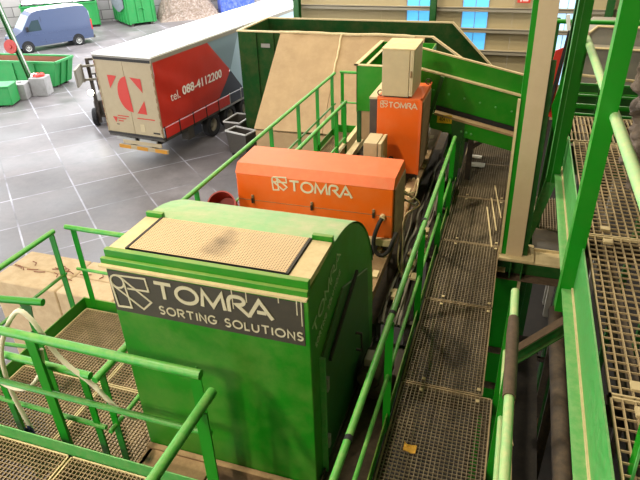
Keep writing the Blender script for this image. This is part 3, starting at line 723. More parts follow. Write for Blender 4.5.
# ================================================================== cables and hoses beside the conveyor
ct = thing('cable_tray', 'dark cable tray between the machines and the railing', 'tray', (-.85, 6, -.1))
build('tray', MB().box(-.96, -.70, 4.5, 9.0, .04, .05).box(-.97, -.96, 4.5, 9.0, .04, .12).box(-.70, -.69, 4.5, 9.0, .04, .12), 'dark', ct)
br_ = MB()
for y in (4.6, 5.9, 7.2, 8.5): br_.box(-.99, -.62, y-.03, y+.03, -.02, .04)
build('brackets', br_, 'dark', ct)
cabm = ['grey', 'black', 'black', 'grey', 'black', 'grey', 'grey', 'black']
for i in range(8):
    r_ = random.Random(i)
    P = [(-.94+.028*i+r_.uniform(-.03, .03), 4.5+.38*j, .075+r_.uniform(0, .06)) for j in range(12)]
    P[0] = (P[0][0], P[0][1], .06)
    tag(build('cable', MB().tube(smoothpath(P, 5), .010 if i % 3 else .016, 8), cabm[i]), ('pale grey' if cabm[i] == 'grey' else 'black')+' cable lying in the tray beside the railing', 'cable', ('grey' if cabm[i] == 'grey' else 'black')+' cables in the tray')
for i in range(5):
    r_ = random.Random(40+i)
    P = [(-1.0, 5.75+.03*i, .95-.05*i), (-.93+.01*i, 6.0, .75+r_.uniform(-.1, .15)), (-.93+r_.uniform(-.05, .08), 6.25, .72+r_.uniform(-.2, .2)), (-1.0+r_.uniform(-.05, .08), 6.05, .35+r_.uniform(-.1, .1)), (-.95, 5.6+r_.uniform(-.2, .2), .2), (-.92+.02*i, 5.3, .09)]
    tag(build('cable', MB().tube(smoothpath(P, 8), .009, 8), 'grey' if i % 2 else 'cream'), 'pale cable of the tangle hanging at the right end of the orange hood', 'cable', 'tangled cables at the orange hood')
hp = smoothpath([(-1.10, 5.20, .86), (-1.14, 5.17, .76), (-1.175, 5.16, .60), (-1.15, 5.15, .48), (-1.08, 5.15, .44), (-1.01, 5.16, .50), (-.97, 5.20, .62), (-.96, 5.28, .66)], 8)
ho = thing('black_hose', 'black hose looping from the lower right front of the orange hood', 'hose', (-1.1, 5.1, .4))
build('hose', MB().tube(hp, .022, 12), 'black', ho)
build('fitting', MB().lathe((-1.10, 5.25, .86), (0,-1,-.1), [(0, .001), (0, .03), (.05, .03), (.05, .001)], 12), 'cream', ho)
tag(build('gap_shade_sheet', MB().box(-.985, -.64, 2.4, 4.45, -.16, -.14).box(-.985, -.975, 2.4, 4.45, -.14, -.08).box(-.65, -.64, 2.4, 4.45, -.14, -.08), 'dark'), 'added dark sheet standing in for shade in the gap beside the green machine', 'tray')  # dark sheet added so the gap looks shaded
# motor and gear behind machine flank
mo = thing('drive_motor', 'dark gear motor in the gap between green machine and railing', 'motor', (-.82, 4.1, -.1))
build('body', MB().lathe((-.85, 3.6, .12), (0,1,0), [(0, .001), (0, .09), (.02, .1), (.35, .1), (.37, .07), (.45, .06), (.45, .001)], 20), 'dark', mo)
build('bracket', MB().box(-.93, -.7, 3.6, 4.05, -.08, .03), 'dark', mo)
build('terminal_box', MB().box(-.9, -.8, 3.68, 3.82, .21, .29), 'grey', mo, bevel=.006)

# ================================================================== RIGHT SIDE: columns, pit, upper platform
def LEAN(mb):
    for v in mb.v: v.x -= .02*v.z
    return mb
col = thing('steel_column', 'tall tan faced steel column with green flanges beside the walkway', 'column', (.33, 6.35, 0))
build('tan_face', LEAN(MB().box(.20, .385, 6.20, 6.225, .03, 7.0)), 'tanflat', col)
build('flange', LEAN(MB().box(.120, .148, 6.20, 6.23, .03, 1.9)), 'cream', col)
build('flange', LEAN(MB().box(.387, .44, 6.24, 6.26, .03, 2.3)), 'dark_post', col)
build('web_plate', LEAN(MB().box(.148, .20, 6.215, 6.50, .03, 7.0)), 'post', col)
build('flange', LEAN(MB().box(.20, .385, 6.48, 6.505, .03, 7.0).box(.30, .315, 6.225, 6.48, .03, 7.0)), 'dark_post', col)
build('base_plate', MB().box(.13, .52, 6.12, 6.52, 0, .03), 'cream', col, bevel=.004)
cbm = thing('cross_beam', 'green cross beam with dusty tan top under the tan column', 'beam', (.5, 6.3, -.25))
build('top_flange', MB().box(.12, 1.0, 6.14, 6.44, -.022, 0), 'cream', cbm)
build('web', MB().box(.12, 1.0, 6.28, 6.295, -.26, -.022), 'dark_post', cbm)
build('bottom_flange', MB().box(.12, 1.0, 6.14, 6.44, -.28, -.26), 'duskybrown', cbm)
st_ = MB()
for x in (.27, .40): st_.box(x, x+.012, 6.15, 6.28, -.26, -.022)
build('stiffener', st_, 'dark_post', cbm)
build('lower_plate', MB().box(.125, .40, 6.20, 6.215, -5, -.28).box(.39, .40, 6.215, 6.42, -5, -.28).box(.125, .135, 6.215, 6.42, -5, -.28), 'post', cbm)
for z in (-1.40, -2.02): build('ledge', MB().box(.06 if z > -2 else .10, .36, 6.08, 6.20, z, z+.015), 'duskybrown', cbm)
build('edge_strip', MB().box(.385, .42, 6.18, 6.20, -1.9, -.28), 'cream', cbm)
build('cap_ledge', MB().box(.10, .22, 6.10, 6.2, -.16, -.145), 'cream', cbm)
build('leg', MB().box(.85, 1.0, 6.2, 6.4, -5, -.28), 'dark_post', cbm)
gp = thing('floor_plate', 'grey smooth floor plate on the cross beam behind the tan column', 'plate', (.66, 6.62, 0))
build('plate', MB().box(.50, .92, 6.45, 6.98, .0, .012), 'darkgrey', gp, bevel=.003)
build('edge_angle', MB().box(.50, .92, 6.435, 6.45, -.02, .03), 'cream', gp)
build('mesh', MB().box(.50, .92, 6.98, 7.0, -.03, .01).box(.5, .515, 6.98, 8.0, -.03, 0).box(.905, .92, 6.98, 8.0, -.03, 0), 'grate_dark', gp)
gm = MB()
for i in range(12): gm.box(.52+.034*i, .527+.034*i, 7.0, 8.0, -.03, 0)
for i in range(15): gm.box(.515, .905, 7.04+.064*i, 7.047+.064*i, -.028, -.002)
build('grating', gm, 'grate_dark', gp, smooth=False)
bc = thing('diagonal_brace', 'dark green diagonal steel brace over the pit beside the upper platform', 'brace', (.6, 4.8, -.2))
build('bar', hbeam(MB(), (.33, 4.75, -.34), (.90, 4.75, .34), .12, .11, (-.64, 0, .77), .01), 'dark_post', bc)
build('dusty_top', MB().beam((.30, 4.75, -.28), (.87, 4.75, .40), .12, .008, (-.64, 0, .77)), 'duskybrown', bc)

# return rollers and pipe in the pit
pr_ = thing('pit_pipe', 'brown dusty pipe running along the bottom of the pit', 'pipe', (.85, 4, -.8))
build('pipe', MB().tube([(.86, 1.2, -.6), (.86, 6.1, -.6)], .085, 20), 'dark', pr_)
bk = MB()
for y in (1.6, 3.8, 5.8): bk.box(.82, .90, y-.03, y+.03, -5, -.68)
build('stands', bk, 'dark', pr_)
pb = thing('pit_conveyor', 'black return belt with dusty edge rail in the pit', 'conveyor', (.5, 4, -1))
build('belt', MB().box(.42, .72, 1.2, 6.1, -1.1, -1.05), 'black', pb)
build('edge_rail', MB().box(.33, .36, 1.2, 4.05, -.55, -.2).box(.30, .40, 1.2, 4.05, -.2, -.19), 'brown', pb)
build('edge_rail', MB().box(.97, 1.0, 1.2, 6.1, -1.1, -.5), 'dark', pb)
for y in (1.6, 3.2, 4.8): build('roller', MB().lathe((.40, y, -1.16), (1,0,0), [(0, .001), (0, .05), (.34, .05), (.34, .001)], 14), 'brown', pb)
lg = MB()
for y in (1.5, 3.9, 5.9): lg.box(.40, .44, y, y+.05, -5, -1.1).box(.70, .74, y, y+.05, -5, -1.1).box(.33, .36, y if y < 4 else 3.9, (y if y < 4 else 3.9)+.05, -5, -.55).box(.96, 1.0, y, y+.05, -5, -1.1).box(.34, 1.0, y, y+.05, -1.25, -1.2)
build('legs', lg, 'dark', pb)
hs_ = MB()
for i in range(5):
    r_ = random.Random(70+i); y = 1.5+.5*i
    hs_.tube(smoothpath([(.375+r_.uniform(-.01, .02), y+.2*j, -.17+r_.uniform(0, .03)) for j in range(5)], 5), .014, 8)
tag(build('hose_bits', hs_, 'cream'), 'dusty hose pieces lying along the pit edge rail', 'hose', kind='stuff')

# upper platform
UZ = 1.3
up = thing('upper_platform_channel', 'light green kick channel along the left edge of the upper platform', 'channel', (.69, 3.6, 1.0))
build('web', MB().box(.685, .697, .5, 6.75, .97, 1.36), 'kick', up)
build('toe_flange', MB().box(.60, .69, .5, 6.75, .96, .972), 'kick', up)
build('ridge', MB().box(.672, .686, .5, 6.75, .97, .99), 'cream', up)
ug = ['upper platform grating panel nearest, at the right bottom edge', 'upper platform grating panel beside the foot of the bright green post', 'upper platform grating panel at the far end before the fence']
for i, (a, b) in enumerate(((.5, 2.69), (2.69, 4.56), (4.56, 6.75))):
    grating('grating_panel', ug[i], .745, 2.1, a+.008, b-.008, UZ, px=.066, py=.075, m='grate_pale', th=.008, h=.02, group='upper platform grating panels')
grating('grating_panel', 'ribbed grating landing beyond the upper platform below the fence', .66, 1.5, 6.85, 7.75, UZ-.02, px=.045, py=.3, m='grate_pale', th=.016, group='upper platform grating panels')
uf = thing('upper_platform_support', 'dark steel beams and legs under the upper platform', 'frame', (1.4, 3.6, 1.1))
ub = MB().box(.86, .93, .5, 7.75, 1.08, 1.265).box(2.03, 2.1, .5, 7.75, 1.08, 1.265)
for y in (.55, 2.69, 4.56, 6.75, 7.7): ub.box(.70, 2.03, y-.04, y+.04, 1.1, 1.262)
build('beams', ub, 'dark', uf)
for y in (.7, 6.6):
    for x in (1.15, 2.06): build('leg', MB().box(x-.05, x+.05, y-.05, y+.05, -5, 1.08), 'dark', uf)
build('clip', MB().box(.86, .93, 2.55, 2.62, 1.302, 1.32).box(.86, .93, 2.75, 2.82, 1.302, 1.32).box(.86, .93, 4.42, 4.48, 1.302, 1.32).box(.86, .93, 4.64, 4.70, 1.302, 1.32), 'cream', uf)

p3 = thing('green_post', 'bright green steel channel post rising in front of the upper platform grating', 'post', (.66, 4.25, .7))
build('flange', MB().box(.585, .705, 4.2, 4.212, .74, 7.0), 'post', p3)
build('flange', MB().box(.585, .597, 4.212, 4.33, .74, 7.0), 'rail', p3)
build('bolt_plate', MB().box(.597, .684, 4.212, 4.33, 1.0, 1.3), 'dark_post', p3)
p2 = thing('green_post', 'green steel post standing between the tan column and the bright green post', 'post', (.58, 6.4, .8))
build('flange', MB().box(.525, .66, 6.55, 6.565, .86, 7.0), 'post', p2)
build('web', MB().box(.525, .54, 6.565, 6.68, .86, 7.0).box(.57, .578, 6.54, 6.55, .86, 7.0), 'kick', p2)
build('bracket', MB().prism([(.53, .98), (.66, .98), (.62, .76), (.46, .018), (.44, .03), (.43, .30)], 'y', 6.566, 6.578), 'kick', p2)
db = thing('roof_brace', 'dark green slanted brace behind the tan column', 'brace', (.5, 7, 0))
build('bar', hbeam(MB(), (.46, 7.05, -5), (.64, 7.05, 7), .06, .09, (1,0,0), .01), 'dark_post', db)
build('gusset', MB().prism([(.47, 1.6), (.56, 2.1), (.64, 2.3), (.54, 1.3)], 'y', 7.0, 7.01), 'post', db)
rd = thing('red_guard', 'red sheet guard seen right behind the tan column', 'guard', (.5, 8.2, .8))
build('sheet', MB().prism([(.40, 1.2), (.47, 2.02), (.60, 2.08), (.56, 1.4), (.62, 1.15)], 'y', 8.0, 8.03), 'red', rd)
build('stand', MB().box(.48, .54, 8.03, 8.09, -5, 1.5), 'dark', rd)
build('black_arm', MB().beam((.50, 7.97, 1.25), (.60, 7.97, 2.35), .02, .04), 'black', rd)
build('white_tip', MB().beam((.575, 7.95, 2.28), (.54, 7.95, 2.46), .02, .045), 'paper', rd)

pr2 = thing('railing', 'pale green handrail tube along the left edge of the upper platform', 'railing', (.69, 4, UZ))
build('top_rail', MB().tube([(.70, 1.3, 2.4), (.69, 7.2, 2.4)], .036, 14), 'pale_rail', pr2)
build('post', MB().box(.712, .74, 7.1, 7.14, 1.1, 2.39), 'post', pr2)
build('post', MB().box(.70, .725, 4.33, 4.37, 1.36, 2.39), 'post', pr2)
build('dirt_band', MB().lathe((.695, 4.45, 2.4), (0,1,0), [(-.10, .0365), (-.10, .039), (.10, .039), (.10, .0365)], 14), 'brown', pr2)
build('end_band', MB().lathe((.692, 6.0, 2.4), (0,1,0), [(.85, .0365), (.85, .039), (1.1, .039), (1.1, .0365)], 14), 'brown', pr2)
fe = thing('railing', 'dark green four rail fence at the far end of the upper platform', 'railing', (1.1, 7.8, UZ))
for z in (1.30, 1.42, 1.54, 1.68): build('rail', MB().tube([(.60, 7.8, z), (1.75, 7.8, z-.01)], .015, 8), 'post', fe)
build('top_rail', MB().tube([(.60, 7.79, 1.80), (1.75, 7.79, 1.72)], .018, 8), 'cream', fe)
for x in (.74, 1.05, 1.72): build('post', MB().box(x-.012, x+.012, 7.81, 7.83, 1.0, 1.8), 'dark_post', fe)
gh = thing('grey_hopper', 'grey steel hopper with cream rims behind the green posts', 'hopper', (1.7, 12, 0))
def hopper_tier(x0_, x1_, yA, yB, zt, zb):
    pf_ = [(x0_, zt-.19), (x0_+.2, zt), (x1_, zt-.02), (x1_, zb), (x0_+.28, zb), (x0_+.02, zt-.40)]
    return MB().prism(pf_, 'y', yA, yB), MB().tube([(x0_, yA-.02, zt-.19), (x0_+.2, yA-.02, zt), (x1_, yA-.02, zt-.02)], .022, 8)
a, b = hopper_tier(1.18, 2.5, 12.25, 13.3, 1.6, .3); build('bin', a, 'grey', gh); build('rim', b, 'cream', gh)
a, b = hopper_tier(1.10, 2.5, 11.9, 12.23, 1.28, .2); build('bin', a, 'grey', gh); build('rim', b, 'cream', gh)
build('cream_stay', MB().beam((1.45, 11.84, .55), (1.75, 11.84, .95), .03, .05), 'cream', gh)
for x in (1.5, 2.3): build('leg', MB().box(x-.06, x+.06, 12.5, 12.62, -5, .3), 'grey', gh)
for x in (1.5, 2.3): build('leg', MB().box(x-.06, x+.06, 12.0, 12.12, -5, .22), 'grey', gh)
gs = thing('green_screen_frame', 'green slatted machine side behind the upper platform fence', 'machine', (1.5, 9.4, 0))
sm = MB().box(.70, 2.4, 9.4, 9.44, -.2, 1.25)
build('side_panel', sm, 'dark_post', gs)
sl_ = MB()
for i in range(6): sl_.box(.70, 2.4, 9.36, 9.4, .1+.2*i, .14+.2*i)
build('slats', sl_, 'post', gs)
for x in (.8, 2.3): build('leg', MB().box(x-.05, x+.05, 9.44, 9.54, -5, 1.2), 'dark_post', gs)
hpz = thing('overhead_pipe', 'green horizontal pipe passing high behind the posts', 'pipe', (1.5, 9.9, 2.1))
build('pipe', MB().tube([(.47, 9.9, 2.06), (3.2, 9.9, 2.05)], .035, 12), 'post', hpz)
build('stand', MB().box(2.9, 3.0, 9.94, 10.04, -5, 2.1), 'dark_post', hpz)
build('stand', MB().box(.52, .58, 9.94, 10.0, -5, 2.1), 'dark_post', hpz)
# dirty tarpaulin bundle at the right edge
tb_ = MB(); nu, nv = 60, 80; vs = []
for i in range(nv+1):
    for j in range(nu):
        a = 2*PI*j/nu; t = i/nv
        rr = .17*math.sin(PI*min(1, t*1.08+.06))**.45*(1+.25*math.sin(t*9))
        rr = max(rr, .02)
        rr *= .35+.65*min(1, max(0, t-.12)*3)
        p = Vector((1.17+rr*math.cos(a)*1.0+.05*math.sin(5*t), 5.55+rr*math.sin(a)*.8, 1.33+1.40*t))
        p += Vector((1, .6, .5))*.10*noise.noise(p*6.5)+Vector((math.cos(a), math.sin(a), 0))*(.05*abs(noise.noise(p*13))+.03*abs(noise.noise(p*27)))
        vs.append(p)
fs = [(i*nu+j, i*nu+(j+1) % nu, (i+1)*nu+(j+1) % nu, (i+1)*nu+j) for i in range(nv) for j in range(nu)]
fs += [tuple(range(nu-1, -1, -1)), tuple(nv*nu+k for k in range(nu))]
tb_.add(vs, fs)
tg = thing('tarpaulin_bundle', 'crumpled dirty grey tarpaulin bundle at the right edge of the upper platform', 'tarpaulin', (1.17, 5.55, UZ))
build('tarpaulin', tb_, 'tarpgrey', tg)
gb = thing('stair_stringer', 'bright green flat bar slanting across the lower right corner', 'bar', (.78, 2.3, 1.3))
build('bar', MB().beam((.80, 2.14, .95), (.80, 2.36, 2.2), .012, .09, (0,-1,0)), 'post', gb)
build('edge_strip', MB().beam((.792, 2.075, .95), (.792, 2.295, 2.2), .012, .012, (0,-1,0)), 'kick', gb)

# ================================================================== concrete wall left of the platform
seg = [(-9.0, -7.05), (-7.05, -5.86), (-5.86, -4.9), (-4.9, -3.3)]
cl_ = ['concrete wall element at the left end, mostly out of view', 'left visible concrete wall element beyond the platform railing', 'narrow concrete wall element below the corner of the railings', 'concrete wall element partly hidden by the green machine']
for i, (a, b) in enumerate(seg):
    if i == 0: continue
    t = thing('concrete_block', cl_[i], 'concrete block', ((a+b)/2, 5.65, -5), group='tan concrete wall elements')
    build('block', MB().box(a+.008, b-.008, 5.22, 5.63, -5, -1.0), 'concrete', t, bevel=.025)
    build('block', MB().box(a+.008, b-.008, 5.645, 6.08, -5, -1.01), 'concrete', t, bevel=.025)
deb = MB()
for i in range(14):
    r_ = random.Random(200+i); x = r_.uniform(-6.8, -5.0); y = 5.63+r_.uniform(-.12, .12); a = r_.uniform(0, 3)
    deb.tube([(x, y, -.992), (x+.1*math.cos(a), y+.06*math.sin(a), -.985), (x+.2*math.cos(a+.4), y+.1*math.sin(a+.3), -.99)], .008, 5)
tag(build('twigs', deb, 'rust'), 'rusty wire scraps lying on the concrete wall top', 'debris', kind='stuff')

# ================================================================== BUNKER with tan ramp plate
bn = thing('feed_bunker', 'huge dark green open bunker standing before the hall back wall', 'bunker', (-6, 21.7, -5))
bx0, bx1, by0, by1, bt = -10.05, -2.75, 20.5, 23.3, -.33
front = [(bx0, -5), (bx0, bt), (bx1, bt), (-1.35, -1.25), (-1.35, -5)]
build('front_wall', MB().prism(front, 'y', by0, by0+.08), 'bunker', bn)
back = [(bx0, -5), (bx0, bt), (bx1+.35, bt), (-.75, -1.95), (-.75, -5)]
build('back_wall', MB().prism(back, 'y', by1, by1+.08), 'bunker', bn)
build('end_wall', MB().box(bx0, bx0+.08, by0+.08, by1, -5, bt), 'bunker', bn)
build('floor_plate', MB().box(bx0+.08, -1.4, by0+.08, by1, -3.2, -3.1), 'bunker', bn)
rm = MB().box(bx0-.03, bx1, by0-.03, by0+.09, bt, bt+.05).box(bx0-.03, bx1+.35, by1-.0, by1+.09, bt, bt+.05).box(bx0-.03, bx0+.09, by0+.09, by1, bt, bt+.05)
rm.beam((bx1-.02, by0+.03, bt+.03), (-1.35, by0+.03, -1.22), .16, .06).beam((bx1+.33, by1+.04, bt+.03), (-.75, by1+.04, -1.92), .15, .06)
build('rim', rm, 'cream', bn)
rb_ = MB()
for x in (-9.35, -8.65): rb_.box(x, x+.06, by0-.06, by0, -5, bt)
build('rib', rb_, 'bunker', bn)
build('badge', MB().box(-9.1, -8.75, by0-.075, by0-.062, -.86, -.72), 'grey', bn)
ra = thing('ramp_plate', 'big tan dust covered sheet leaning against the bunker front', 'sheet', (-6, 19, -3.2))
def ramp(xa_t, xb_t, xa_b, xb_b, m, name, parent, lift=0):
    T0, T1 = Vector((xa_t, 20.36, -.30+lift)), Vector((xb_t, 20.36, -.30+lift)); B0, B1 = Vector((xa_b, 17.7, -3.02+lift)), Vector((xb_b, 17.7, -3.02+lift))
    n = 16; vs = []; d = Vector((0, .05, -.05))
    for i in range(n+1):
        for j in range(n+1):
            p = T0.lerp(T1, i/n).lerp(B0.lerp(B1, i/n), j/n); p.z += .05*noise.noise(p*.9); vs.append(p)
    fs = [(i*(n+1)+j, (i+1)*(n+1)+j, (i+1)*(n+1)+j+1, i*(n+1)+j+1) for i in range(n) for j in range(n)]
    mb = MB().add(vs, fs); mb.add([v+d for v in vs], [tuple(reversed(f)) for f in fs])
    bnd = [i*(n+1) for i in range(n+1)]+[n*(n+1)+j for j in range(1, n+1)]+[i*(n+1)+n for i in range(n-1, -1, -1)]+[j for j in range(n-1, 0, -1)]
    o = len(vs)
    for q in range(len(bnd)): mb.f.append((bnd[q], bnd[(q+1) % len(bnd)], bnd[(q+1) % len(bnd)]+o, bnd[q]+o))
    return build(name, mb, m, parent)
ramp(-8.25, -5.95, -8.4, -5.9, 'tan', 'sheet', ra)
ramp(-5.93, -3.0, -5.88, -3.2, 'tan', 'sheet', ra)
build('torn_edge', MB().tube(smoothpath([(-8.3+.33*i, 20.36+.02*math.sin(i*2), -.27+.05*noise.noise((i*1.7, 0, 3))) for i in range(16)], 4), .05, 8), 'cream', ra)
build('torn_seam', MB().tube(smoothpath([(-5.93+.05*noise.noise((i*1.3, 4, 0)), 20.34-.16*i, -.28-.163*i) for i in range(8)], 4), .035, 8), 'cream', ra)
for x in (-8.1, -5.92, -3.4): build('prop', MB().beam((x, 17.82, -3.12), (x, 17.82, -5), .12, .12), 'brown', ra)
build('lower_wall', MB().box(-8.35, -3.2, 17.7, 17.78, -5, -3.1), 'tan', ra)

# grey waste bins by the bunker
def bin_(label, cx, cy, rz, w, d):
    t = thing('waste_bin', label, 'bin', (cx, cy, -5), rz, group='grey tipping bins by the bunker', local=True)
    h = 1.02
    def ring(s, z): return [(-w*s, -d*s, z), (w*s, -d*s, z), (w*s, d*s, z), (-w*s, d*s, z)]
    vs = ring(.82, .12)+ring(1, h)+ring(.95, h)+ring(.78, .18)
    fs = [(3,2,1,0)]+[(i, (i+1) % 4, 4+(i+1) % 4, 4+i) for i in range(4)]+[(4+i, 4+(i+1) % 4, 8+(i+1) % 4, 8+i) for i in range(4)]+[(8+i, 8+(i+1) % 4, 12+(i+1) % 4, 12+i) for i in range(4)]+[(12,13,14,15)]
    build('body', MB().add(vs, fs), 'darkgrey', t)
    rr = [Vector(p) for p in ring(1.0, h+.01)]
    m = MB()
    for i in range(4): m.beam(rr[i], rr[(i+1) % 4], .06, .05)
    build('rim', m, 'palerim', t)
    for sx in (-1, 1):
        for sy in (-1, 1): build('wheel', MB().lathe((sx*w*.6-.03, sy*d*.6, .07), (1,0,0), [(0, .001), (0, .07), (.05, .07), (.05, .001)], 14), 'black', t)
bin_('front grey tipping bin with pale rim beside the tan sheet', -10.0, 19.80, math.radians(-16), .52, .31)
bin_('rear grey tipping bin with pale rim beside the trailer wheels', -10.75, 21.2, math.radians(-4), .38, .58)

# ================================================================== TRAILER
tr = thing('truck_trailer', 'red curtain sided lorry trailer with cream rear doors and white roof', 'trailer', (-12.43, 18.1, -5), math.radians(-5.5), local=True)
tr.scale = (1.03, 1, 1.035)
W, Lh = 2.60, 13.6   # local x: -W..0 (right side at 0), y: 0..L, z from ground
build('floor_frame', MB().box(-W, 0, 0, Lh, .92, 1.08).box(-W+.55, -W+.75, .3, Lh, .6, .95).box(-.75, -.55, .3, Lh, .6, .95), 'darkgrey', tr)
build('roof', MB().box(-W-.02, .02, -.02, Lh, 3.96, 4.02), 'white', tr)
build('roof_rail', MB().box(-.01, .03, -.02, Lh, 3.82, 3.96).box(-W-.03, -W+.01, -.02, Lh, 3.82, 3.96).box(-W, 0, -.03, .02, 3.88, 3.96), 'grey', tr)
build('front_wall', MB().box(-W, 0, Lh-.06, Lh, 1.08, 3.96), 'truckbeige', tr)
for a, b in ((-W+.07, -W/2-.006), (-W/2+.006, -.07)):
    d = build('rear_door', MB().box(a, b, -.02, .03, 1.10, 3.86), 'truckbeige', tr, bevel=.006)
    for k_ in (.18, .82):
        x = a+(b-a)*k_
        if k_ == .18 and a < -W/2-.3: continue
    for z in (1.4, 2.4, 3.4):
        xx = a+.02 if a < -1.3 else b-.02
        build('hinge', MB().box(xx-.05, xx+.05, -.03, -.02, z-.03, z+.03), 'truckbeige', d)
build('door_frame', MB().box(-W, -W+.065, -.03, .05, 1.05, 3.92), 'truckbeige', tr, bevel=.006)
build('door_frame', MB().box(-.065, 0, -.03, .05, 1.05, 3.92), 'truckbeige', tr, bevel=.006)
build('door_seal', MB().box(-W+.02, -.02, -.035, -.02, 3.80, 3.90), 'black', tr)
build('door_seal', MB().box(-W+.0, 0, -.04, .0, 1.02, 1.10), 'black', tr)
pn = MB()
for z in range(9):
    pn.box(-W+.008, -W+.03, -.04, -.028, 1.25+.29*z, 1.42+.29*z).box(-.03, -.008, -.04, -.028, 1.25+.29*z, 1.42+.29*z)
build('frame_slots', pn, 'rust', tr)
# red door emblem: coordinates measured on the rear face (x offset from right side)
def RX(x, z): return (x+12.45, -.026, z+5.03)
lg_ = MB()
def flat(mb, pts2, y=-.026, t=.006):
    n = len(pts2); mb.add([((x+12.45)*1.055, y-t, z+4.88) for x, z in pts2]+[((x+12.45)*1.055, y, z+4.88) for x, z in pts2], [tuple(range(n))]+[(i, (i+1) % n, n+(i+1) % n, n+i) for i in range(n)])
flat(lg_, [(-14.43, -1.61), (-14.03, -1.62), (-14.40, -2.10)])
flat(lg_, [(-13.64, -1.60), (-13.56, -2.93)]+[(-13.60+.5*math.cos(math.radians(a)), -2.27+.66*math.sin(math.radians(a))) for a in range(255, 100, -12)])
flat(lg_, [(-13.46, -1.63), (-13.0, -1.66), (-13.0, -2.16)])
flat(lg_, [(-13.0, -2.45), (-12.98, -2.96), (-13.40, -2.95)])
build('door_emblem', lg_, 'truckred', tr, smooth=False)
sm_ = MB(); FR = lambda u, v, d: (u, -.026-d, v)
flat(sm_, [(-14.55, -3.18), (-14.35, -3.18), (-14.45, -3.4)])
for i in range(3): sm_.box(-W+.62, -W+1.15-.15*i, -.03, -.024, 1.74-.1*i, 1.775-.1*i)
sm_.box(-1.05, -.25, -.03, -.024, 1.72, 1.76)
build('door_print', sm_, 'truckred', tr, smooth=False)
build('door_print', MB().box(-.42, -.12, -.03, -.024, 1.20, 1.26).box(-W+.5, -W+.62, -.03, -.024, 1.40, 1.43), 'black', tr, smooth=False)
build('sticker', MB().box(-.98, -.78, -.03, -.024, 1.22, 1.52), 'beige', tr, smooth=False)
# side curtain
def side(mb, pts2, x=.012, t=.004):
    n = len(pts2); mb.add([(x+t, y, z) for y, z in pts2]+[(x-.008, y, z) for y, z in pts2], [tuple(range(n))]+[(i, (i+1) % n, n+(i+1) % n, n+i) for i in range(n)])
def curtain(mb, pts2, x, nx=34, nz=10):
    """rippled curtain clipped to polygon pts2 (convex)"""
    side(mb, pts2, x)
rp = MB(); ny, nz_ = 60, 14; ys0 = .02
vs = []; 
def rb_edge(z):  # right boundary of the red field
    return 3.6+(5.15-3.6)*(3.82-z)/(3.82-2.4) if z > 2.4 else 5.15-(5.15-4.0)*(2.4-z)/(2.4-1.45)
for j in range(nz_+1):
    z = 1.45+(3.82-1.45)*j/nz_
    for i in range(ny+1):
        y = ys0+(rb_edge(z)-ys0)*i/ny
        a = math.exp(-y*1.1)*.05*(1-math.exp(-y*5))*math.sin(z*6+y*3)*min(1, (z-1.45)*3)*min(1, (3.82-z)*3)
        vs.append((.022+a+.012*noise.noise((y*1.5, z*1.8, 1)), y, z))
rp.add(vs, [(j*(ny+1)+i, j*(ny+1)+i+1, (j+1)*(ny+1)+i+1, (j+1)*(ny+1)+i) for j in range(nz_) for i in range(ny)])
sc = build('side_curtain', rp, 'redtarp', tr)
cz = MB(); side(cz, [(3.6, 3.82), (6.1, 3.82), (5.15, 2.4)]); build('curtain_field', cz, 'bluegrey', tr, smooth=False)
cz = MB(); side(cz, [(6.1, 3.82), (Lh, 3.82), (Lh, 1.45), (6.05, 1.45), (5.15, 2.4)]); build('curtain_field', cz, 'paleblue', tr, smooth=False)
cz = MB(); side(cz, [(5.15, 2.4), (6.05, 1.45), (4.0, 1.45)]); build('curtain_field', cz, 'navy', tr, smooth=False)
FT = lambda u, v, d: (.045+d, u, v)
lb = MB(); fonttext(lb, 'tel.', FT, .72, 2.26, 1.32, 2.58); fonttext(lb, '088-4112200', FT, 1.50, 2.30, 4.35, 2.62, .004); fonttext(lb, '088-4112200', FT, 1.53, 2.305, 4.38, 2.63, .005); fonttext(lb, '088-4112200', FT, 1.515, 2.29, 4.365, 2.61, .006)
build('phone_lettering', lb, 'whitetext', sc, smooth=False)
for i in range(14):
    y0_ = .1+.95*i
    build('curtain_skirt', MB().box(.0, .03, y0_+.02, y0_+.93, 1.02, 1.42), 'red' if y0_ < 4.2 else 'navy', tr, bevel=.01)
    build('strap', MB().box(.03, .042, y0_-.03, y0_+.03, .95, 1.50), 'black' if y0_ < 4.2 else 'galv', tr)
build('lower_rail', MB().box(-.0, .035, 4.0, Lh, .93, 1.0), 'galv', tr)
build('side_guard', MB().box(-.10, -.06, 6.6, 11, .55, .68).box(-.10, -.06, 6.6, 11, .8, .9), 'grey', tr)
for y in (3.5, 4.85, 6.2):
    for x, sg in ((-.02, 1), (-W+.02, -1)):
        wh = build('wheel', MB().lathe((x-sg*.34, y, .50), (sg,0,0), [(0, .2), (0, .44), (.04, .50), (.28, .50), (.33, .46), (.34, .30), (.27, .28)], 32), 'blackplain', tr)
        build('rim', MB().lathe((x-sg*.34, y, .50), (sg,0,0), [(.26, .29), (.24, .24), (.12, .20), (.12, .10), (.22, .09), (.22, .001)], 24), 'grey', wh)
    build('axle', MB().tube([(-W+.3, y, .5), (-.3, y, .5)], .07, 10), 'dark', tr)
build('mudguard', MB().box(-.40, -.04, 1.6, 2.3, .45, .9), 'darkgrey', tr, bevel=.02)
build('toolbox', MB().box(-.45, -.03, 2.0, 2.55, .5, .9), 'navy', tr, bevel=.02)
bp_ = build('bumper', MB().box(-2.12, .18, -.13, -.05, .50, .66).box(-1.9, -.1, -.11, -.05, .7, .85), 'truckbeige', tr, bevel=.01)
for x0_, x1_ in ((-2.1, -1.55), (-1.25, -.75), (-.4, .15)):
    build('marker_plate', MB().box(x0_, x1_, -.145, -.13, .51, .65), 'amber', bp_)
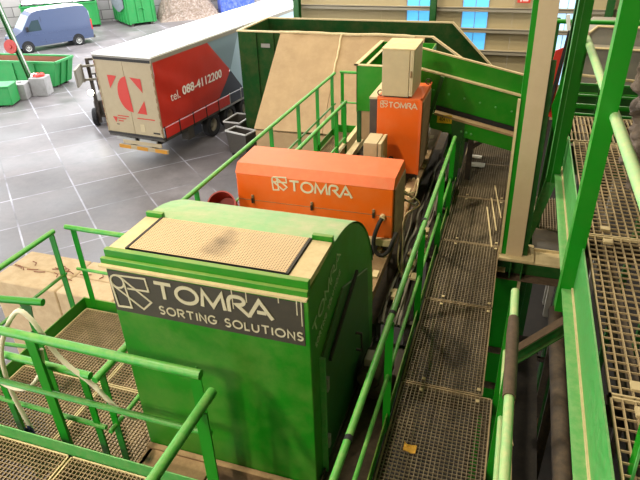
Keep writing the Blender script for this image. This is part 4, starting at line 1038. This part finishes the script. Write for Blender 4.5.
build('light_bar', MB().box(-2.2, -1.3, -.1, -.03, .84, .93).box(-1.1, -.3, -.1, -.03, .84, .93), 'galv', tr, bevel=.01)
build('bumper_bracket', MB().box(-1.6, -1.5, -.06, .4, .55, .95).box(-.6, -.5, -.06, .4, .55, .95), 'black', tr)
build('landing_leg', MB().box(-.6, -.45, 10.8, 10.95, 0, .95).box(-2.05, -1.9, 10.8, 10.95, 0, .95), 'dark', tr)

# ================================================================== VAN
van = thing('delivery_van', 'blue grey high roof panel van parked in the yard', 'van', (-33.36, 36.23, -5), math.atan2(-.85, -.53), local=True)
pf_ = [(-3.0, .42), (-3.05, .9), (-3.02, 1.6), (-2.93, 2.45), (-2.75, 2.68), (-2.2, 2.74), (.55, 2.72), (1.0, 2.62), (1.25, 2.45), (1.95, 1.52), (2.55, 1.22), (2.78, .98), (2.83, .6), (2.75, .36)]
def vw(z): return 1.0-.0*z if z < 1.25 else 1.0-.15*((z-1.25)/1.5)**1.5
bodyv = MB(); n = len(pf_)
belt = 1.25
L_ = [(x, vw(z), z) for x, z in pf_]; R_ = [(x, -vw(z), z) for x, z in pf_]
nb = len(L_); bodyv.v += [Vector(p) for p in L_+R_]
# sides triangulated as fan strips via bottom line samples
def pick(i): return i
mid = [(-3.03, 1.0, 1.25), (2.4, 1.0, 1.25)]
bodyv.v += [Vector((-3.035, 1.0, 1.25)), Vector((2.5, 1.0, 1.25)), Vector((-3.035, -1.0, 1.25)), Vector((2.5, -1.0, 1.25))]
o_ = 2*nb
up_idx = [2,3,4,5,6,7,8,9]; lo_idx = [10,11,12,13,0,1]
bodyv.f.append(tuple([o_]+[i for i in up_idx]+[o_+1])); bodyv.f.append(tuple([o_+1]+lo_idx+[o_]))
bodyv.f.append(tuple([o_+2]+[i+nb for i in up_idx]+[o_+3])); bodyv.f.append(tuple([o_+3]+[i+nb for i in lo_idx]+[o_+2]))
for i in range(nb):
    j = (i+1) % nb; bodyv.f.append((i, j, j+nb, i+nb))
build('body', bodyv, 'vanblue', van, bevel=.05)
build('sky_bright_roof', MB().prism([(-2.75, 2.69), (-2.2, 2.75), (.55, 2.73), (1.0, 2.64), (1.0, 2.66), (.55, 2.76), (-2.2, 2.78), (-2.78, 2.71)], 'y', -.80, .80), 'white', van)  # white sheet puts the sky's brightness on the roof into colour
def sidep(pts2, d=.012):
    mb = MB()
    for s in (1, -1):
        nn = len(pts2); mb.add([(x, s*(vw(z)+d), z) for x, z in pts2]+[(x, s*(vw(z)-.02), z) for x, z in pts2], [tuple(range(nn))]+[(i, (i+1) % nn, nn+(i+1) % nn, nn+i) for i in range(nn)])
    return mb
build('side_window', sidep([(.62, 1.42), (1.72, 1.42), (1.15, 2.12), (.70, 2.14)]), 'glass', van)
build('windscreen', MB().add([(1.93, -.92, 1.58), (1.93, .92, 1.58), (1.29, .84, 2.43), (1.29, -.84, 2.43), (1.90, -.92, 1.54), (1.90, .92, 1.54), (1.26, .84, 2.40), (1.26, -.84, 2.40)], [(0,1,2,3),(4,7,6,5),(0,4,5,1),(1,5,6,2),(2,6,7,3),(3,7,4,0)]), 'glasspale', van)
gr = MB()
for s in (1, -1):
    y = s*(1.0+.008)
    gr.box(-2.9, 1.9, min(y, y-s*.02), max(y, y-s*.02), 1.16, 1.20).box(-2.8, 1.0, min(y, y-s*.02), max(y, y-s*.02), .62, .70)
build('side_trim', gr, 'vanblue', van)
build('door_gap', sidep([(.52, .55), (.54, .55), (.54, 2.3), (.52, 2.3)]), 'black', van)
for x in (1.83, -1.83):
    for s in (1, -1):
        build('wheel_arch', MB().lathe((x, s*.99, .40), (0,s,0), [(-.02, .001), (-.02, .44), (.018, .44), (.018, .001)], 28), 'blackplain', van)
        wh = build('wheel', MB().lathe((x, s*.80, .345), (0,s,0), [(0, .2), (0, .33), (.05, .345), (.2, .345), (.24, .31), (.24, .22)], 28), 'blackplain', van)
        build('rim', MB().lathe((x, s*.80, .345), (0,s,0), [(.22, .225), (.235, .22), (.20, .16), (.23, .05), (.23, .001)], 20), 'galv', wh)
build('tail_light', MB().box(-3.07, -2.97, .88, 1.01, 1.0, 1.75).box(-3.07, -2.97, -1.01, -.88, 1.0, 1.75), 'red', van, bevel=.02)
build('rear_window', MB().box(-3.05, -2.97, .15, .8, 1.6, 2.3).box(-3.05, -2.97, -.8, -.15, 1.6, 2.3), 'glasspale', van)
build('rear_bumper', MB().box(-3.15, -2.95, -.95, .95, .38, .6), 'darkgrey', van, bevel=.03)
build('front_bumper', MB().box(2.72, 2.90, -.9, .9, .32, .62), 'darkgrey', van, bevel=.04)
build('headlight', MB().box(2.45, 2.72, .66, .97, .95, 1.15).box(2.45, 2.72, -.97, -.66, .95, 1.15), 'galv', van, bevel=.03)
build('grille', MB().box(2.78, 2.84, -.6, .6, .7, .98), 'blackplain', van)
build('mirror', MB().box(1.55, 1.7, 1.02, 1.22, 1.45, 1.78).box(1.55, 1.7, -1.22, -1.02, 1.45, 1.78), 'blackplain', van, bevel=.03)

# ================================================================== SKIP, containers, yard clutter
def skip(name, label, loc, rz, w, l, h, m, inner, group=None):
    t = thing(name, label, 'container', loc, rz, group=group, local=True)
    def ring(a, b, z): return [(-a, -b, z), (a, -b, z), (a, b, z), (-a, b, z)]
    vs = ring(l*.86, w*.95, .12)+ring(l, w, h)+ring(l-.08, w-.08, h)+ring(l*.86-.08, w*.95-.08, .25)
    fs = [(3,2,1,0)]+[(i, (i+1) % 4, 4+(i+1) % 4, 4+i) for i in range(4)]+[(4+i, 4+(i+1) % 4, 8+(i+1) % 4, 8+i) for i in range(4)]
    build('body', MB().add(vs, fs), m, t)
    vs2 = ring(l-.082, w-.082, h-.02)+ring(l*.86-.082, w*.95-.082, .26)
    build('inside', MB().add(vs2, [(i, (i+1) % 4, 4+(i+1) % 4, 4+i) for i in range(4)]+[(4,5,6,7)]), inner, t)
    R = [Vector(p) for p in ring(l, w, h)]; mb = MB()
    for i in range(4): mb.beam(R[i], R[(i+1) % 4], .12, .12)
    build('rim', mb, m, t)
    mb = MB()
    for k_ in (-.55, 0, .55): mb.box(k_*l*.9-.05, k_*l*.9+.05, -w-.05, -w*.9, .15, h-.05)
    mb.beam((l*.87, -.35*w, .15), (l+.03, -.35*w, h), .1, .1).beam((l*.87, .35*w, .15), (l+.03, .35*w, h), .1, .1)
    build('rib', mb, m, t)
    build('runner', MB().box(-l*.85, l*.85, -w*.6, -w*.45, 0, .13).box(-l*.85, l*.85, w*.45, w*.6, 0, .13), 'dark', t)
    return t
sk = skip('open_skip', 'open green waste skip with rusty inside in front of the van', (-27.41, 27.16, -5), math.radians(5), .85, 2.85, 1.45, 'skipgreen', 'rust')
ld = MB()
for i in range(9):
    r_ = random.Random(300+i); x = r_.uniform(-1.9, 1.7); y = r_.uniform(-.35, .35)
    ld.lathe((x, y, .9), (r_.uniform(-.3, .3), .2, 1), [(0, .001), (0, .3), (.18, .26), (.3, .12), (.34, .001)], 7)
wl_ = build('rubble', ld, 'gconcrete'); wl_.location = (-27.41, 27.16, -5); wl_.rotation_euler.z = math.radians(5)
tag(wl_, 'grey rubble heaped inside the open green skip', 'rubble', kind='stuff')

def container(label, loc, rz, L2, W2, H2, net):
    t = thing('green_container', label, 'container', loc, rz, local=True, group='green roll off containers by the yard wall')
    build('body', MB().box(0, L2, 0, W2, .2, H2), 'skipgreen', t, bevel=.03)
    mb = MB()
    for i in range(int(L2/.7)+1): mb.box(.05+.7*i, .15+.7*i, -.05, 0, .2, H2).box(.05+.7*i, .15+.7*i, W2, W2+.07, .2, H2)
    mb.box(-.07, L2+.05, -.08, W2+.08, H2-.12, H2)
    build('rib', mb, 'skipgreen', t)
    e = MB().box(L2, L2+.09, .12, .24, .15, H2).box(L2, L2+.09, W2-.24, W2-.12, .15, H2).box(L2, L2+.09, W2*.36, W2*.42, .3, H2*.95).box(L2, L2+.09, W2*.58, W2*.64, .3, H2*.95).tube([(L2+.1, W2*.36, H2*.5), (L2+.16, W2*.45, H2*.58), (L2+.16, W2*.55, H2*.58), (L2+.1, W2*.64, H2*.5)], .04, 8)
    build('end_frame', e, 'skipgreen', t)
    build('runner', MB().box(0, L2, .3, .5, 0, .2).box(0, L2, W2-.5, W2-.3, 0, .2), 'dark', t)
    if net:
        mb = MB(); n_ = 12
        vs = [(L2*(.05+.9*i/n_), -.1-.02*math.sin(j*2+i), H2-(1.25*j/n_)*(1-.35*math.cos(PI*2*i/n_)*.5)) for i in range(n_+1) for j in range(n_+1)]
        mb.add(vs, [(i*(n_+1)+j, (i+1)*(n_+1)+j, (i+1)*(n_+1)+j+1, i*(n_+1)+j+1) for i in range(n_) for j in range(n_)])
        mb.add([(x, y+.015, z) for x, y, z in vs], [(i*(n_+1)+j, i*(n_+1)+j+1, (i+1)*(n_+1)+j+1, (i+1)*(n_+1)+j) for i in range(n_) for j in range(n_)])
        build('cover_net', mb, 'net', t)
    return t
container('green roll off container with a grey net over its side, near the yard wall', (-35.1, 46.8, -5), math.radians(-37.2), 3.64, 2.5, 2.5, True)
container('green container with white load half hidden behind the parked van', (-39.6, 40.6, -5), math.atan2(8, 10), 6.0, 2.2, 2.1, False)
sh = MB()
for i in range(7): sh.lathe((.6+.8*i, 1.1, 2.13), (.1*math.sin(i), 0, 1), [(0, .55), (.15, .5), (.28, .3), (.33, .001)], 9)
o = build('white_load', sh, 'white'); o.location = (-39.6, 40.6, -5); o.rotation_euler.z = math.atan2(8, 10)
tag(o, 'white bagged load on top of the green container behind the van', 'load', kind='stuff')
bc_ = thing('blue_container', 'blue container against the yard wall beyond the white trailer roof', 'container', (-26.8, 52.6, -5), math.atan2(8, 10), local=True)
build('body', MB().box(-.6, 2.6, -1.0, .6, .1, 2.8), 'blue', bc_, bevel=.03)
mb = MB()
for i in range(7): mb.box(-.55+.5*i, -.45+.5*i, -1.06, -1.0, .1, 2.8)
build('rib', mb, 'blue', bc_)
build('white_print', MB().box(.1, 1.9, -1.075, -1.06, 1.7, 2.2), 'white', bc_)
# scrap wood heap by the wall
hp_ = MB(); n = 40; vs = []
for i in range(n+1):
    for j in range(n+1):
        u, v = i/n, j/n
        x = -2.6+5.6*u; y = -1.9+3.0*v
        h = 2.9*math.sin(PI*u)**.7*min(1, v*1.25)**1.1
        h += (.45*noise.noise((x*1.3, y*1.3, 0))+.25*noise.noise((x*4, y*4, 5)))*min(1, 4*v)*math.sin(PI*u)**.4
        vs.append((x, y, max(.0, h)))
hp_.add(vs, [(i*(n+1)+j, (i+1)*(n+1)+j, (i+1)*(n+1)+j+1, i*(n+1)+j+1) for i in range(n) for j in range(n)])
hpo = build('scrap_heap', hp_, 'scrap', smooth=False); hpo.location = (-29.6, 50.0, -5); hpo.rotation_euler.z = math.atan2(8, 10)
tag(hpo, 'pile of shredded scrap wood against the yard wall', 'scrap heap', kind='stuff')

# concrete blocks, small green bin and leaning green post at the left edge
def cblock(label, cx, cy, rz, w, d, h):
    t = thing('concrete_block', label, 'concrete block', (cx, cy, -5), rz, local=True, group='grey blocks at the left edge of the yard')
    build('block', MB().box(-w/2, w/2, -d/2, d/2, 0, h), 'gconcrete', t, bevel=.04)
    build('top_stud', MB().lathe((0, 0, h), (0,0,1), [(0, .12), (.06, .10), (.06, .001)], 12), 'gconcrete', t)
cblock('grey concrete block on the ground right beside the small green bin', -25.35, 24.55, math.radians(20), .8, .9, .85)
cblock('grey concrete block on the ground just in front of the open skip', -24.75, 25.4, math.radians(20), .85, .9, 1.0)
gbn = thing('small_green_bin', 'small bright green bin on the ground at the left edge', 'bin', (-25.55, 23.35, -5), math.radians(22), local=True)
build('body', MB().box(-.7, .7, -.6, .5, .08, 1.0), 'skipgreen', gbn, bevel=.04)
build('lid', MB().box(-.73, .73, -.63, .53, 1.0, 1.08), 'skipgreen', gbn, bevel=.03)
build('runner', MB().box(-.6, -.45, -.55, .45, 0, .08).box(.45, .6, -.55, .45, 0, .08), 'dark', gbn)
lp = thing('leaning_post', 'leaning green steel mast with a red reel at the left edge', 'mast', (-25.75, 25.9, -5))
build('beam', hbeam(MB(), (-25.75, 25.9, -5), (-26.9, 25.9, .7), .24, .22, (1, 0, .1), .05), 'dark_post', lp)
build('cable_cover', MB().beam((-25.6, 25.72, -4.0), (-26.65, 25.72, .7), .06, .05), 'galv', lp)
build('reel', MB().lathe((-26.4, 25.7, -2.55), (.2,-1,.15), [(0, .001), (0, .36), (.04, .38), (.08, .36), (.08, .12), (.14, .1), (.14, .001)], 28), 'tubred', lp)
build('foot', MB().box(-25.9, -25.6, 25.75, 26.05, -5, -4.9), 'dark_post', lp)
hv = thing('rag_heap', 'red and pale rags lying on the block before the skip', 'rags', (-24.75, 25.4, -3.95))
mb = MB()
for i in range(5):
    a = i*1.3; mb.lathe((-24.75+.2*math.cos(a), 25.4+.2*math.sin(a), -3.98), (0,0,1), [(0, .001), (0, .16), (.1, .13), (.16, .001)], 8)
build('rags', mb, 'red', hv)
build('pale_rag', MB().lathe((-24.95, 25.3, -3.97), (.1,0,1), [(0, .001), (0, .2), (.1, .16), (.18, .001)], 9), 'paper', hv)
# small pale lorry and worker far behind the mast
lor = thing('pale_lorry', 'pale green and white lorry front at the far left edge behind the mast', 'lorry', (-41.5, 36.2, -5), math.radians(40), local=True)
build('cab', MB().prism([(-1.2, .5), (1.1, .5), (1.15, 1.6), (.8, 2.9), (-1.2, 3.0)], 'y', -1.1, 1.1), 'white', lor, bevel=.06)
build('windscreen', MB().add([(1.17, -.95, 1.65), (1.17, .95, 1.65), (.87, .9, 2.75), (.87, -.9, 2.75), (1.12, -.95, 1.65), (1.12, .95, 1.65), (.82, .9, 2.75), (.82, -.9, 2.75)], [(0,1,2,3),(4,7,6,5),(0,4,5,1),(1,5,6,2),(2,6,7,3),(3,7,4,0)]), 'glass', lor)
build('load_bed', MB().box(-5, -1.25, -1.15, 1.15, .9, 2.2), 'skipgreen', lor, bevel=.04)
for x in (.3, -3.6):
    for s in (-1, 1): build('wheel', MB().lathe((x, s*.85, .48), (0,s,0), [(0, .001), (0, .46), (.05, .48), (.26, .48), (.28, .3), (.28, .001)], 20), 'blackplain', lor)

# forklift with its lamp lit
fk = thing('forklift', 'dark forklift with a lit headlamp beside the trailer rear', 'forklift', (-17.85, 22.0, -5), math.radians(-62), local=True)
build('chassis', MB().box(-1.9, .1, -.6, .6, .35, 1.15), 'darkgrey', fk, bevel=.06)
build('counterweight', MB().prism([(-2.3, .4), (-1.75, .35), (-1.75, 1.35), (-2.15, 1.3)], 'y', -.6, .6), 'darkgrey', fk, bevel=.05)
build('overhead_guard', MB().beam((-.2, -.55, 1.1), (-.45, -.55, 2.25), .07, .07).beam((-.2, .55, 1.1), (-.45, .55, 2.25), .07, .07).beam((-1.6, -.55, 1.2), (-1.5, -.55, 2.25), .07, .07).beam((-1.6, .55, 1.2), (-1.5, .55, 2.25), .07, .07).box(-1.55, -.4, -.6, .6, 2.22, 2.29), 'darkgrey', fk)
build('seat', MB().box(-1.35, -.85, -.25, .25, 1.15, 1.3).box(-1.4, -1.3, -.25, .25, 1.3, 1.75), 'blackplain', fk, bevel=.04)
build('mast', MB().box(.15, .30, -.50, -.36, .15, 3.1).box(.15, .30, .36, .50, .15, 3.1).box(.18, .26, -.36, .36, 3.0, 3.1).box(.18, .26, -.36, .36, .4, .5), 'dark', fk)
cg = build('clamp_carriage', MB().box(.32, .42, -.75, .75, 2.15, 2.25).box(.32, .42, -.75, .75, 2.75, 2.85).box(.36, .44, -.75, -.65, 2.1, 2.9).box(.36, .44, .65, .75, 2.1, 2.9), 'grey', fk, bevel=.01)
build('clamp_arm', MB().box(.42, 1.55, -.80, -.70, 2.15, 2.9), 'grey', cg, bevel=.02)
build('clamp_arm', MB().box(.42, 1.55, .70, .80, 2.15, 2.9), 'grey', cg, bevel=.02)
for x, rr in ((.05, .40), (-1.6, .32)):
    for s in (-1, 1):
        wh = build('wheel', MB().lathe((x, s*.50, rr), (0,s,0), [(0, .001), (0, rr*.92), (.04, rr), (.2, rr), (.24, rr*.9), (.24, rr*.5), (.22, .001)], 24), 'blackplain', fk)
for s in (-1, 1):
    build('headlamp_housing', MB().lathe((.28, s*.56, 1.60), (1,0,0), [(-.08, .001), (-.06, .08), (.04, .10), (.05, .10)], 16), 'blackplain', fk)
    build('headlamp', MB().lathe((.28, s*.56, 1.60), (1,0,0), [(.04, .13), (.07, .09), (.08, .001)], 16), 'lampglow', fk)

# red safety sign on the back wall
fs_ = thing('safety_sign', 'red and white safety sign high on the beige back wall', 'sign', (.02, 26.74, .1))
build('plate', MB().box(-.23, .28, 26.735, 26.745, -.05, .55), 'signred', fs_, smooth=False)
build('pictogram', MB().box(-.12, -.06, 26.73, 26.735, .0, .45).box(-.02, .2, 26.73, 26.735, .02, .07).prism([(0, .12), (.2, .12), (.1, .30)], 'y', 26.73, 26.735), 'whitetext', fs_, smooth=False)
build('bracket', MB().box(-.15, .2, 26.745, 26.79, .1, .14), 'girt', fs_)

# ================================================================== LIGHT
w = bpy.data.worlds.new('overcast sky'); S.world = w; w.use_nodes = True
bg = w.node_tree.nodes['Background']
bg.inputs['Color'].default_value = (.95, .97, 1, 1); bg.inputs['Strength'].default_value = 5.4
def lamp(x, y, z, e, size, col=(1, .90, .72)):
    l = bpy.data.lights.new('hall_and_fill_lamp', 'AREA'); l.shape = 'DISK'; l.size = size; l.energy = e; l.color = col
    o = bpy.data.objects.new('hall_and_fill_lamp', l); COL.objects.link(o); o.location = (x, y, z)
for x, y, e in ((-4.4, 2.4, 430), (-4.5, -4.0, 620), (-3.6, -5.2, 360), (-3.2, 8.0, 380), (1.6, 11.0, 320), (-7, 15, 500), (1.5, 21.5, 650), (-5, 23.5, 450)):  # lamp over the far walkway end is added to brighten that stretch
    lamp(x, y, 6.7, e, .5)

# ================================================================== CAMERA
cam = bpy.data.cameras.new('camera'); co = bpy.data.objects.new('camera', cam); COL.objects.link(co)
cam.sensor_fit = 'HORIZONTAL'; cam.sensor_width = 36; cam.lens = 575/640*36; cam.clip_start = .05; cam.clip_end = 300
pitch, yaw, roll = (0.5280357383756918, 0.33140108687396846, 0.033421626475596225)
fwd = Vector((-math.sin(yaw)*math.cos(pitch), math.cos(yaw)*math.cos(pitch), -math.sin(pitch)))
right = Vector((math.cos(yaw), math.sin(yaw), 0)); down = fwd.cross(right)
r2 = right*math.cos(roll)+down*math.sin(roll); d2 = -right*math.sin(roll)+down*math.cos(roll)
co.matrix_world = Matrix(((r2.x, -d2.x, -fwd.x, 0), (r2.y, -d2.y, -fwd.y, 0), (r2.z, -d2.z, -fwd.z, 3.7), (0, 0, 0, 1)))
S.camera = co
S.view_settings.view_transform = 'Standard'; S.view_settings.look = 'None'; S.view_settings.gamma = 1; S.view_settings.use_curve_mapping = False
S.view_settings.exposure = 0
S.cycles.max_bounces = 6; S.cycles.diffuse_bounces = 4; S.cycles.use_denoising = True
